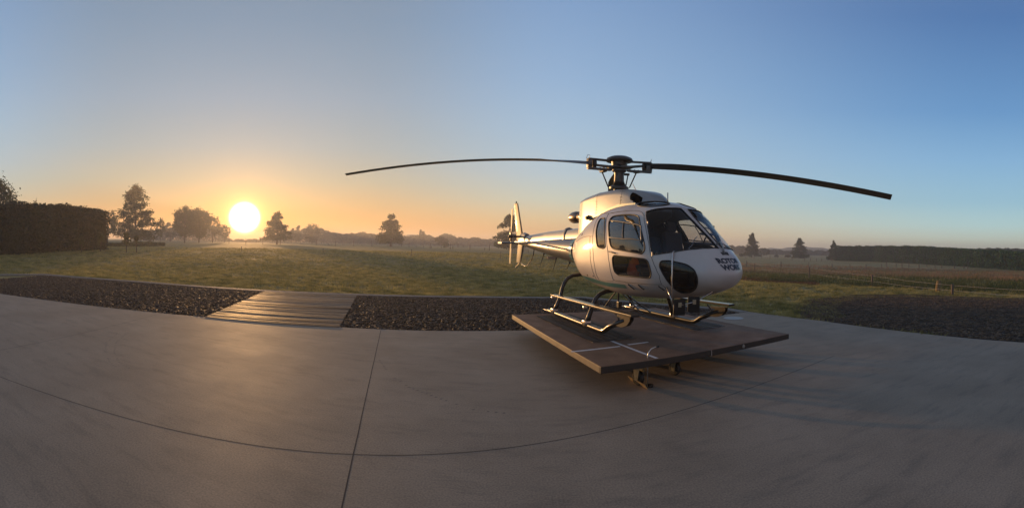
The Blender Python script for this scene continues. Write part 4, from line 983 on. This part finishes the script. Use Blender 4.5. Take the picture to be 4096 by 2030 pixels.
# ------------------------------------------------------------------ trees, hedges, fences
def leafcards(C, size, up=.0):
    """C (n,3) centres -> small quads of random direction"""
    n = len(C); a = rng.normal(size=(n, 3)); a /= np.linalg.norm(a, axis=1)[:, None]; b = rng.normal(size=(n, 3)); b -= a * (a * b).sum(1)[:, None]; b /= np.linalg.norm(b, axis=1)[:, None]
    s = np.broadcast_to(size, n)[:, None] * rng.uniform(.55, 1.35, (n, 1)); a = a * s * .5; b = b * s * .32
    V = np.stack([C - a, C + b, C + a, C - b], 1); return V.reshape(-1, 3), np.arange(4 * n).reshape(-1, 4)
def crown_points(kind, n, w, h, seed):
    """points of a crown of half width w, height h above its own base"""
    r = np.random.default_rng(seed); pts = []
    if kind == 'cone':      # tiered, drooping branches
        nb = 64
        for i in range(nb):
            f = r.uniform(0, 1) ** 1.15; z = h * f; R = w * (1 - f) ** .75 * r.uniform(.7, 1.08) + w * .05; a = r.uniform(0, 6.283)
            k = n // nb; u = r.uniform(0, 1, k) ** .6; sp = (.10 + .12 * u) * w
            x = np.cos(a) * R * u; y = np.sin(a) * R * u; zz = z + h * .03 * np.sin(u * 3) - u * u * R * .10
            pts.append(np.stack([x, y, zz], 1) + r.normal(size=(k, 3)) * sp[:, None] * np.array([1, 1, .45]))
    elif kind == 'round':
        nb = 46
        for i in range(nb):
            d = r.normal(size=3); d /= np.linalg.norm(d); q = d * r.uniform(.45, .95) ** .6; c = np.array([q[0] * w * .86, q[1] * w * .86, h * .5 + q[2] * h * .46])
            k = n // nb; pts.append(c + r.normal(size=(k, 3)) * np.array([w, w, h * .5]) * .12)
    elif kind == 'poplar':
        nb = 30
        for i in range(nb):
            f = r.uniform(0, 1); R = w * np.sin(np.pi * (.12 + .83 * f)) ** .7 * r.uniform(.4, .9); a = r.uniform(0, 6.283); k = n // nb
            pts.append(np.array([np.cos(a) * R, np.sin(a) * R, h * f]) + r.normal(size=(k, 3)) * np.array([.16 * w, .16 * w, .05 * h]))
    elif kind in ('oakcone', 'dome'):  # broad pyramid with ragged edges: pin oak
        nb = 95
        for i in range(nb):
            f = r.uniform(0, 1) ** 1.35; z = h * (.01 + .93 * f); R = w * (1 - f) ** (.50 if kind == 'dome' else .72) * r.uniform(.70, 1.12) * (.86 + .14 * min(f / .12, 1)) * (1.18 if r.uniform() < .12 else 1); a = r.uniform(0, 6.283); k = max(6, n // nb)
            u = r.uniform(.15, 1, k) ** .75
            x = np.cos(a) * R * u; y = np.sin(a) * R * u; zz = z + u * h * .05 - (1 - f) * u * u * h * .06
            pts.append(np.stack([x, y, zz], 1) + r.normal(size=(k, 3)) * np.array([w, w, h * .6]) * .05)
    return np.concatenate(pts)
def tree(px, top, bot, halfpx, dist, kind, m, label, group=None, n=3500, leaf=None, trunk_px=None, name='tree', seed=None, twig=True, cat='tree'):
    """a tree whose crown spans top..bot (image rows) at the given distance, standing on the terrain"""
    d = ray(px, C_PX); az = math.atan2(d.x, d.y); x, y = dist * math.sin(az), dist * math.cos(az); z = float(terrain(x, y))
    rz_ = lambda row: CAM_H + ray(px, row).z / math.hypot(ray(px, row).x, ray(px, row).y) * dist
    zt, zb = rz_(top), max(rz_(bot), z + .05); w = halfpx / F_PX * dist * 1.06; h = (zt - zb)
    t = empty(name, (x, y, z), 0, label, cat, group); seed = seed or int(px * 7 + top)
    P = crown_points(kind, n, w, h, seed); P[:, 2] += zb - z; P = P[P[:, 2] > .05]
    leaf = leaf or max(.16, dist * .0034)
    V, Fc = leafcards(P, leaf); fast_mesh('crown', V, Fc, m, t)
    tr_ = max(.05, w * .05); e = MB().tube([(0, 0, -.2), (0, 0, (zb - z) * .6), (w * .02, 0, zb - z + h * .35), (0, w * .02, zb - z + h * .8)], [tr_ * 1.3, tr_, tr_ * .7, tr_ * .2], 8)
    r_ = random.Random(seed)
    for k in range(9):
        a = r_.uniform(0, 6.28); f = r_.uniform(.05, .6); z0 = zb - z + h * f; R_ = w * (1 - f) * .7
        e.tube([(0, 0, z0), (math.cos(a) * R_ * .5, math.sin(a) * R_ * .5, z0 + h * .05), (math.cos(a) * R_, math.sin(a) * R_, z0 + h * .08)], [tr_ * .4, tr_ * .25, tr_ * .08], 5)
    e.build('trunk', M_bark, t, smooth=True); return t
BG = 'trees across the misty fields'
tree(-30, 690, 985, 125, 66, 'round', M_leaf_dark, 'tall dark broadleaf tree rising highest over the tall dark hedge', n=9000, leaf=.34)
tree(133, 797, 960, 34, 115, 'round', M_leaf_oak, 'small hazy tree top showing over the tall dark hedge beside the dark broadleaf', n=1600)
tree(178, 820, 960, 18, 125, 'round', M_leaf_oak, 'smallest hazy tree top peeping over the middle of the tall dark hedge', n=900)
tree(430, 838, 945, 42, 135, 'round', M_leaf_oak, 'loose flat topped tree between the tall dark hedge and the tallest conical tree', n=2200)
tree(540, 744, 950, 100, 122, 'dome', M_leaf_oak, 'tallest conical tree, standing beyond the end of the tall dark hedge', n=11000, leaf=.5)
tree(640, 868, 950, 20, 170, 'round', M_leaf_oak, 'thin leggy tree touching the sunward side of the tallest conical tree', n=900)
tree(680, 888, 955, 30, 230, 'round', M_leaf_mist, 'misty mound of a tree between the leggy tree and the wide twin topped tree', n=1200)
tree(738, 826, 952, 50, 170, 'round', M_leaf_oak, 'broad tree of a touching pair, the one farther from the sun', 'pair of touching broad trees near the sun', n=9000)
tree(795, 829, 952, 48, 170, 'round', M_leaf_oak, 'broad tree of a touching pair, the one closer to the sun', 'pair of touching broad trees near the sun', n=9000)
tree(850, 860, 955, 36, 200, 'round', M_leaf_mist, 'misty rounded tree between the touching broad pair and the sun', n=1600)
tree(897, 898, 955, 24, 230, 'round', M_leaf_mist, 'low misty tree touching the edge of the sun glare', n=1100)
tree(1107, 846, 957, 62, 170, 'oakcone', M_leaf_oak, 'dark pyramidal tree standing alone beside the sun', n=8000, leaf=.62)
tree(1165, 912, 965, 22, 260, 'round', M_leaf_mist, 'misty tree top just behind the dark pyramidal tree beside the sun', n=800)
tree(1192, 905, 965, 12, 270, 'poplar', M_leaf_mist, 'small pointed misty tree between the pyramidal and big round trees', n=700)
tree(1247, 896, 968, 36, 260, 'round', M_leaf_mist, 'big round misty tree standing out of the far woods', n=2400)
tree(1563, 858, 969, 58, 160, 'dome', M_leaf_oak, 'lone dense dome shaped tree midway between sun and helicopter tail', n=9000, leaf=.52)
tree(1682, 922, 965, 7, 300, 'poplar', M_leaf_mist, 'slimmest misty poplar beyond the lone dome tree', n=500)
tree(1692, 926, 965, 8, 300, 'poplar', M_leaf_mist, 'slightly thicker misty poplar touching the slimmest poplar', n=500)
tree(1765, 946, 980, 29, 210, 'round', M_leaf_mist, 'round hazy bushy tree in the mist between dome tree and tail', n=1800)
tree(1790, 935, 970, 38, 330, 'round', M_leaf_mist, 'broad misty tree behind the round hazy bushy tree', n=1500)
tree(1783, 970, 992, 15, 170, 'round', M_leaf_oak, 'low dark bush in front of the round hazy bushy tree', n=500, name='bush', cat='bush')
tree(2037, 862, 989, 68, 125, 'dome', M_leaf_oak, 'ragged dark tree directly behind the tail rotor', n=9000, leaf=.46)
tree(3008, 930, 1021, 35, 175, 'oakcone', M_leaf_dark, 'slender pointed tree standing closest to the helicopter nose', n=6000, leaf=.5)
tree(3199, 953, 1029, 40, 175, 'oakcone', M_leaf_oak, 'squat pyramidal tree between the pointed tree and the clipped hedge', n=6000, leaf=.5)
tree(3334, 963, 1036, 27, 150, 'oakcone', M_leaf_oak, 'small ragged tree at the end of the long clipped hedge', n=3600, leaf=.42)
tree(3060, 992, 1030, 20, 230, 'round', M_leaf_mist, 'hazy bush behind the slender pointed tree', n=900, name='bush', cat='bush')
tree(2967, 1013, 1030, 13, 190, 'round', M_leaf_mist, 'small hazy bush between the helicopter nose and the slender pointed tree', n=350, name='bush', cat='bush')
tree(3107, 1020, 1032, 9, 200, 'round', M_leaf_mist, 'smallest misty bush midway between the pointed and squat trees', n=250, name='bush', cat='bush')
tree(3153, 1020, 1032, 12, 190, 'round', M_leaf_mist, 'misty bush at the foot of the squat pyramidal tree', n=250, name='bush', cat='bush')
for px, top, bot, hp, lab in ((326, 938, 990, 12, 'spindly young tree in front of the tall dark hedge'), (403, 928, 985, 14, 'young tree at the very end of the tall dark hedge'),
                              (506, 933, 975, 20, 'wider young tree below the tallest conical tree'), (546, 940, 965, 9, 'thin sapling beside the wider young tree')):
    tree(px, top, bot, hp, 48, 'cone' if hp > 15 else 'round', M_leaf_oak, lab, n=500, leaf=.2, name='sapling', cat='young tree')

def woods(name, prof, dist, depth, n, m, label, base=None, leaf=1.0):
    """far wood: prof = (px, top row); one loose mass of foliage"""
    xs = [p[0] for p in prof]; ys = [p[1] for p in prof]; P = []
    px = rng.uniform(xs[0], xs[-1], n); u = rng.uniform(0, 1, n) ** .7; dd = dist + rng.uniform(-depth, depth, n)
    row = np.interp(px, xs, ys) - 5.0 * np.abs(np.sin(px * .060 + .8 * np.sin(px * .021))) - 3 * np.abs(np.sin(px * .13 + 1)) + 6 + rng.uniform(-.5, .5, n)
    az = (px - 2048) / F_PX; el = (C_PX - row) / F_PX + ROLL * np.sin(az)
    x = dd * np.sin(az); y = dd * np.cos(az); g = terrain(x, y); zt = CAM_H + el * dist; z = g + (zt - g) * u
    V, Fc = leafcards(np.stack([x, y, z], 1), leaf); o = fast_mesh(name, V, Fc, m); tag(o, label, kind='stuff'); return o
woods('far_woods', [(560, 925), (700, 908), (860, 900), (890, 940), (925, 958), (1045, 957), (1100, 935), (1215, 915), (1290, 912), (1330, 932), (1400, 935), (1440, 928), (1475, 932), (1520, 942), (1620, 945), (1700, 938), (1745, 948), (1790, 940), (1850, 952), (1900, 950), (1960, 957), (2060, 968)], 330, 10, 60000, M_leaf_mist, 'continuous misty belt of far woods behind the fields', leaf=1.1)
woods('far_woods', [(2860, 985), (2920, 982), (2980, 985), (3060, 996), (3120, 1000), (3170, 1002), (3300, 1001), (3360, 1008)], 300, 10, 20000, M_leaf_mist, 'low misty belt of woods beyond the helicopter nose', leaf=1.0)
# hills on the horizon
M_hill = mat('distant hills', (.05, .07, .06), .95, col2=(.035, .05, .05), nscale=.02)
def hillrange(pts, dist, label):
    e = MB(); V = []; n = 60; xs = [p[0] for p in pts]; ys = [p[1] for p in pts]
    px = np.linspace(xs[0], xs[-1], n); row = np.interp(px, xs, ys); az = (px - 2048) / F_PX; el = (C_PX - row) / F_PX + ROLL * np.sin(az)
    for j, (dd, k) in enumerate(((dist - 60, 0), (dist - 25, .7), (dist, 1), (dist + 30, .6), (dist + 70, 0))):
        for i in range(n): zt = CAM_H + el[i] * dist; V.append((dd * math.sin(az[i]), dd * math.cos(az[i]), -4 + (zt + 4) * k))
    Fc = [(j * n + i, j * n + i + 1, (j + 1) * n + i + 1, (j + 1) * n + i) for j in range(4) for i in range(n - 1)]
    o = mesh_obj('hills', V, Fc, M_hill, None, True); tag(o, label, kind='structure')
hillrange([(3040, 1000), (3080, 990), (3125, 994), (3150, 989), (3180, 988), (3215, 986), (3250, 989), (3290, 990), (3330, 998), (3400, 1004)], 560, 'low blue hills on the horizon beyond the pointed tree')
hillrange([(1270, 945), (1320, 931), (1345, 929), (1380, 936), (1500, 945), (1600, 944), (1640, 936), (1670, 938), (1700, 945), (1760, 958)], 560, 'faint hills behind the misty woods')

# hedges
def hedge(name, pts, heights, width, n, m, leaf, label, seed=1, spike=.35):
    """pts ground polyline, heights per point"""
    r = np.random.default_rng(seed); P = np.array(pts, float); seg = np.linalg.norm(np.diff(P, axis=0), axis=1); cum = np.concatenate([[0], np.cumsum(seg)])
    s = r.uniform(0, cum[-1], n); x = np.interp(s, cum, P[:, 0]); y = np.interp(s, cum, P[:, 1]); H = np.interp(s, cum, heights)
    H = H + .06 * np.sin(s * .9) + .06 * np.sin(s * 2.3 + 1) + .05 * np.sin(s * 5.1)
    k = np.minimum(np.searchsorted(cum, s) - 1, len(P) - 2).clip(0); t = np.diff(P, axis=0)[k] / seg[k][:, None]; nn = np.stack([-t[:, 1], t[:, 0]], 1)
    face = r.uniform(size=n); u = r.uniform(0, 1, n); sh = np.sin(s * 7.3) * np.sin(s * 17.1 + 2) > .25; z = np.where(face < .66, H * u, H - .12 + r.uniform(0, 1, n) ** 1.6 * spike * np.where(sh, 1.0, .35) * (.6 + .4 * np.sin(s * 1.7)))
    off = np.where(face < .66, np.sign(r.uniform(-1, 1, n)) * width / 2 * (1 + .12 * np.sin(s * 3 + u * 4)) , r.uniform(-.5, .5, n) * width) + r.normal(0, .12, n)
    x = x + nn[:, 0] * off; y = y + nn[:, 1] * off; g = terrain(x, y)
    V, Fc = leafcards(np.stack([x, y, g + z], 1), leaf); h = empty(name, (0, 0, 0), 0, label, 'hedge'); fast_mesh('foliage', V, Fc, m, h)
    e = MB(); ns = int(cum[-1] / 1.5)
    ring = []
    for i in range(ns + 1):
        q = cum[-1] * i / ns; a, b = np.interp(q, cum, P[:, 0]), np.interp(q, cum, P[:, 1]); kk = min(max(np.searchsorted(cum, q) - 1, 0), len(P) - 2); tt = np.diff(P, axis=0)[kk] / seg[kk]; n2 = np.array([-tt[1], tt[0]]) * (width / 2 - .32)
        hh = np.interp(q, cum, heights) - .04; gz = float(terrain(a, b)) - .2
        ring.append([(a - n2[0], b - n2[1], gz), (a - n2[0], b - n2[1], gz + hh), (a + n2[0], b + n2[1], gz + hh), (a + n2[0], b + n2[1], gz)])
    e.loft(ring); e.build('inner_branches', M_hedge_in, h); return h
M_hedge_in = mat('dark inner twigs', (.014, .018, .008), .95)  # very dark green filling the core of the hedges
def rowz(px, row, d): r_ = ray(px, row); return CAM_H + r_.z / math.hypot(r_.x, r_.y) * d
def azp(px, d): r_ = ray(px, C_PX); a = math.atan2(r_.x, r_.y); return (d * math.sin(a), d * math.cos(a))
def hp(px, top, d): x, y = azp(px, d); return (x, y), rowz(px, top, d) - float(terrain(x, y))
hl = [hp(-200, 812, 40), hp(60, 822, 45), hp(200, 824, 50), hp(320, 834, 54), hp(398, 848, 58)]
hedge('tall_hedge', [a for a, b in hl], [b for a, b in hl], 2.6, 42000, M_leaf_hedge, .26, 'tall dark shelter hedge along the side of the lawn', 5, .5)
hr = [hp(3345, 985, 142), hp(3500, 985, 135), hp(3680, 986, 118), hp(3850, 997, 100), hp(4100, 1011, 80), hp(4250, 1018, 74)]
hedge('clipped_hedge', [a for a, b in hr], [b for a, b in hr], 2.6, 60000, M_leaf_clip, .32, 'long clipped green hedge beyond the rusty dry grass', 6, .45)
hr2 = [hp(3840, 1001, 170), hp(3960, 994, 165), hp(4150, 998, 160)]
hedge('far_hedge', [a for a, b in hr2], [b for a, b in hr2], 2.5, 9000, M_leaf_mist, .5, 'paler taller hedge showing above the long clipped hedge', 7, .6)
hb_ = [hp(405, 975, 75), hp(480, 972, 78), hp(590, 968, 82), hp(650, 972, 84)]
hedge('low_hedge', [a for a, b in hb_], [b for a, b in hb_], 1.6, 7000, M_leaf_oak, .3, 'low shrubby hedge below the tallest conical tree', 8, .3)

# fences
def post_at(px, base, top, kind, parent, r=.05, name='post', square=True):
    p = place(px, base); d = math.hypot(p.x, p.y); h = max(.5, min(2.2, rowz(px, top, d) - p.z))
    e = MB()
    if square: e.box((0, 0, h / 2 - .1), (r * 2, r * 1.6, h + .2), Matrix.Rotation(math.atan2(p.y, p.x) + .2, 3, 'Z'), .008)
    else: e.tube([(0, 0, -.15), (0, 0, h * .95), (0, 0, h)], [r, r * .95, r * .7], 10)
    o = e.build(name, M_post, parent)
    o.location = p - (parent.location if parent else Vector()); return p, h
def wires(P, fr, parent, r=.006, sag=.03):
    for f in fr:
        for (a, ha), (b, hb2) in zip(P[:-1], P[1:]):
            m_ = (a + b) / 2; e = MB().tube([a + Vector((0, 0, ha * f)), m_ + Vector((0, 0, (ha + hb2) / 2 * f - sag)), b + Vector((0, 0, hb2 * f))], r, 5)
            o = e.build('wire', M_wire, parent); o.location = -parent.location
z3 = lambda L_: [(1200 + x / 2.862, 820 + a / 2.862, 820 + b / 2.862) for x, a, b in L_]
z4 = lambda L_: [(2900 + x / 3.757, 900 + a / 3.757, 900 + b / 3.757) for x, a, b in L_]
z5 = lambda L_: [(3400 + x / 2.555, 900 + a / 2.555, 900 + b / 2.555) for x, a, b in L_]
z2 = lambda L_: [(600 + x / 3.04, 700 + a / 3.04, 700 + b / 3.04) for x, a, b in L_]
def fence(name, L_, fr, label, r=.05, wr=.006, square=True):
    f = empty(name, tuple(place(L_[0][0], L_[0][2])), 0, label, 'fence'); P = [post_at(px, b, t, 0, f, r, square=square) for px, t, b in sorted(L_)]
    wires(P, fr, f, wr); return f
fence('post_fence', z2([(960, 765, 835), (1165, 768, 838), (1370, 770, 842), (1583, 780, 847)]) + z3([(188, 400, 462), (405, 403, 467), (611, 403, 470), (816, 405, 470), (1029, 415, 475), (1248, 420, 483), (1489, 432, 495), (1720, 442, 505), (1945, 447, 512), (2167, 455, 517)]), (.9, .55), 'far row of tall thin fence posts across the paddock beyond the lawn', .09, .012)
fence('post_fence', z3([(10, 425, 455), (34, 425, 455), (172, 430, 455), (328, 435, 460), (366, 432, 460), (491, 436, 462), (658, 435, 462), (708, 438, 468), (827, 440, 468), (1000, 445, 470), (1057, 447, 472), (1162, 448, 475), (1331, 455, 485), (1413, 460, 490), (1503, 463, 495), (1617, 463, 495), (1749, 475, 505), (2115, 488, 518)]), (.8,), 'row of short fence posts set among the tall posts in the mist', .08, .010)
for px, t, b, lab in [(*z3([(265, 500, 548)])[0], 'short stake in the lawn below the round misty tree'), (*z3([(1275, 512, 582)])[0], 'thin dark stake standing in the lawn beyond the dome tree, toward the tail'), (*z3([(2297, 540, 605)])[0], 'thin stake in the lawn beside the tail rotor'), (*z2([(1112, 873, 925)])[0], 'shortest stake, in the lawn directly below the sun')]:
    p = place(px, b); s_ = empty('stake', tuple(p), 0, lab, 'stake'); h = max(.4, rowz(px, t, math.hypot(p.x, p.y)) - p.z)
    MB().tube([(0, 0, -.1), (0, 0, h)], .03, 8).build('shaft', M_post, s_); MB().box((0, 0, h), (.08, .05, .08), None, .01).build('insulator', M_black, s_)
nearA = fence('wire_fence', z4([(445, 575, 720), (1262, 625, 795), (2210, 745, 915)]) + z5([(1047, 613, 715)]) + [(4300, 1160, 1215)], (.90, .42), 'post and wire fence running close beside the bark covered ground', .065, .0045)
fence('wire_fence', z4([(325, 535, 625), (840, 548, 645), (1258, 552, 625), (1608, 575, 640), (1877, 585, 640), (2117, 583, 655)]) + z5([(323, 397, 437), (470, 392, 435), (602, 393, 433)]), (.85,), 'wire fence crossing the green paddock between the other two wire fences', .07, .005)
fence('wire_fence', z4([(313, 440, 500), (437, 435, 500), (553, 445, 500), (674, 455, 510), (790, 460, 495), (900, 470, 505), (1008, 475, 530), (1192, 490, 540), (1283, 495, 540), (1372, 498, 545), (1452, 498, 545), (1606, 490, 545)]), (.85, .5), 'distant fence at the feet of the pointed and squat trees', .08, .010)
fence('wire_fence', z5([(375, 375, 430), (530, 390, 437), (705, 397, 445), (785, 408, 428), (868, 410, 438), (937, 425, 441), (1067, 425, 442), (1165, 427, 443), (1202, 432, 445)]), (.8,), 'row of fence posts running toward the foot of the clipped hedge', .09, .010)
p = place(3752, 1168); h = rowz(3755, 1121, math.hypot(p.x, p.y)) - p.z; MB().tube([(-.06, 0, -.15), (0, 0, h * .5), (.07, 0, h * .93), (.08, 0, h)], [.13, .125, .12, .05], 12).build('wooden_post', mat('mossy timber', (.20, .14, .05), .9, col2=(.12, .08, .04), nscale=6, bump=.4, bscale=20), None, smooth=True)
lp = bpy.data.objects['wooden_post']; lp.location = p; tag(lp, 'thick round timber strainer post leaning beside the near wire fence', 'post')
# timber rails and trough by the tail
p = place(2049, 1012); q = place(2113, 1010); rl = empty('timber_rails', tuple(p), 0, 'low timber rail yard standing behind the tail rotor', 'rails')
v = q - p; hh = .9
for k in range(4): MB().box((v.x * k / 3, v.y * k / 3, hh / 2 - .05), (.10, .10, hh), None, .01).build('post', M_post, rl)
for z_ in (.3, .6, .85): MB().tube([(0, 0, z_), (v.x, v.y, z_)], .04, 6).build('rail', M_post, rl)
p = place(2205, 1037); tb = empty('trough', tuple(p), .3, 'plain brown box trough on the grass below the tail boom', 'trough')
s_ = math.hypot(p.x, p.y) / F_PX
MB().box((0, 0, 5 * s_), (33 * s_, 14 * s_, 12 * s_), None, .02).build('box', mat('rusty box', (.11, .07, .05), .8), tb); MB().box((0, 0, 11.6 * s_), (35 * s_, 16 * s_, 1.0 * s_), None, .01).build('rim', M_post, tb)
# hay shed in the mist
p = place(1832, 981); sh = empty('hay_shed', (*azp(1832, 190), float(terrain(*azp(1832, 190)))), 0, 'faint open sided farm shed in the mist left of the tail', 'shed')
e = MB().prism([(-2.6, 1.1), (-2.6, 1.3), (0, 1.9), (2.6, 1.3), (2.6, 1.1), (0, 1.7)], 'Y', -2, 2); e.build('roof', M_post, sh)
for x_ in (-2.4, 0, 2.4):
    for y_ in (-1.8, 1.8): MB().box((x_, y_, .6), (.15, .15, 1.3), None).build('post', M_post, sh)

# tall dry grass and bank on the right
def pxband(n, x0, x1, y0, y1):
    out = []
    for _ in range(n):
        px = random.uniform(x0, x1); f = (px - x0) / (x1 - x0)
        r0 = y0[0] + (y0[1] - y0[0]) * f; r1 = y1[0] + (y1[1] - y1[0]) * f
        p = place(px, random.uniform(r0, r1)); out.append((p.x, p.y))
    return np.array(out)
d1 = pxband(7000, 2960, 4200, (1052, 1090), (1090, 1132)); grass('dry_grass', d1, .30, .05, M_dry, 'band of tall rusty dry grass across the right paddock', .35, 4)
d2 = pxband(5000, 2960, 4200, (1085, 1125), (1120, 1185)); d2 = d2[clumpy(d2, .8, .3)]; grass('rank_grass', d2, .32, .035, M_weed, 'rank green grass along the near fence on the right', .35, 5)
M_soil = leaf_mat('red soil tussock', (.17, .065, .035), (.11, .06, .03), .1, .4)
d3 = pxband(2600, 2965, 3270, (1102, 1122), (1122, 1142)); grass('bank_litter', d3, .12, .07, M_soil, 'red brown bare bank with litter behind the nose', .8, 3)

# ------------------------------------------------------------------ morning haze
hz_ = MB().box((0, 250, 6.0), (1500, 1000, 22.5), None)
M_haze = bpy.data.materials.new('morning haze'); M_haze.use_nodes = True; t = M_haze.node_tree; t.nodes.clear()
o_ = t.nodes.new('ShaderNodeOutputMaterial'); pv = t.nodes.new('ShaderNodeVolumePrincipled')
pv.inputs['Color'].default_value = (.88, .89, .92, 1); pv.inputs['Density'].default_value = .00145; pv.inputs['Anisotropy'].default_value = .45
t.links.new(pv.outputs[0], o_.inputs['Volume'])
hzo = hz_.build('haze', M_haze); tag(hzo, 'thin morning mist lying over the fields', kind='stuff')
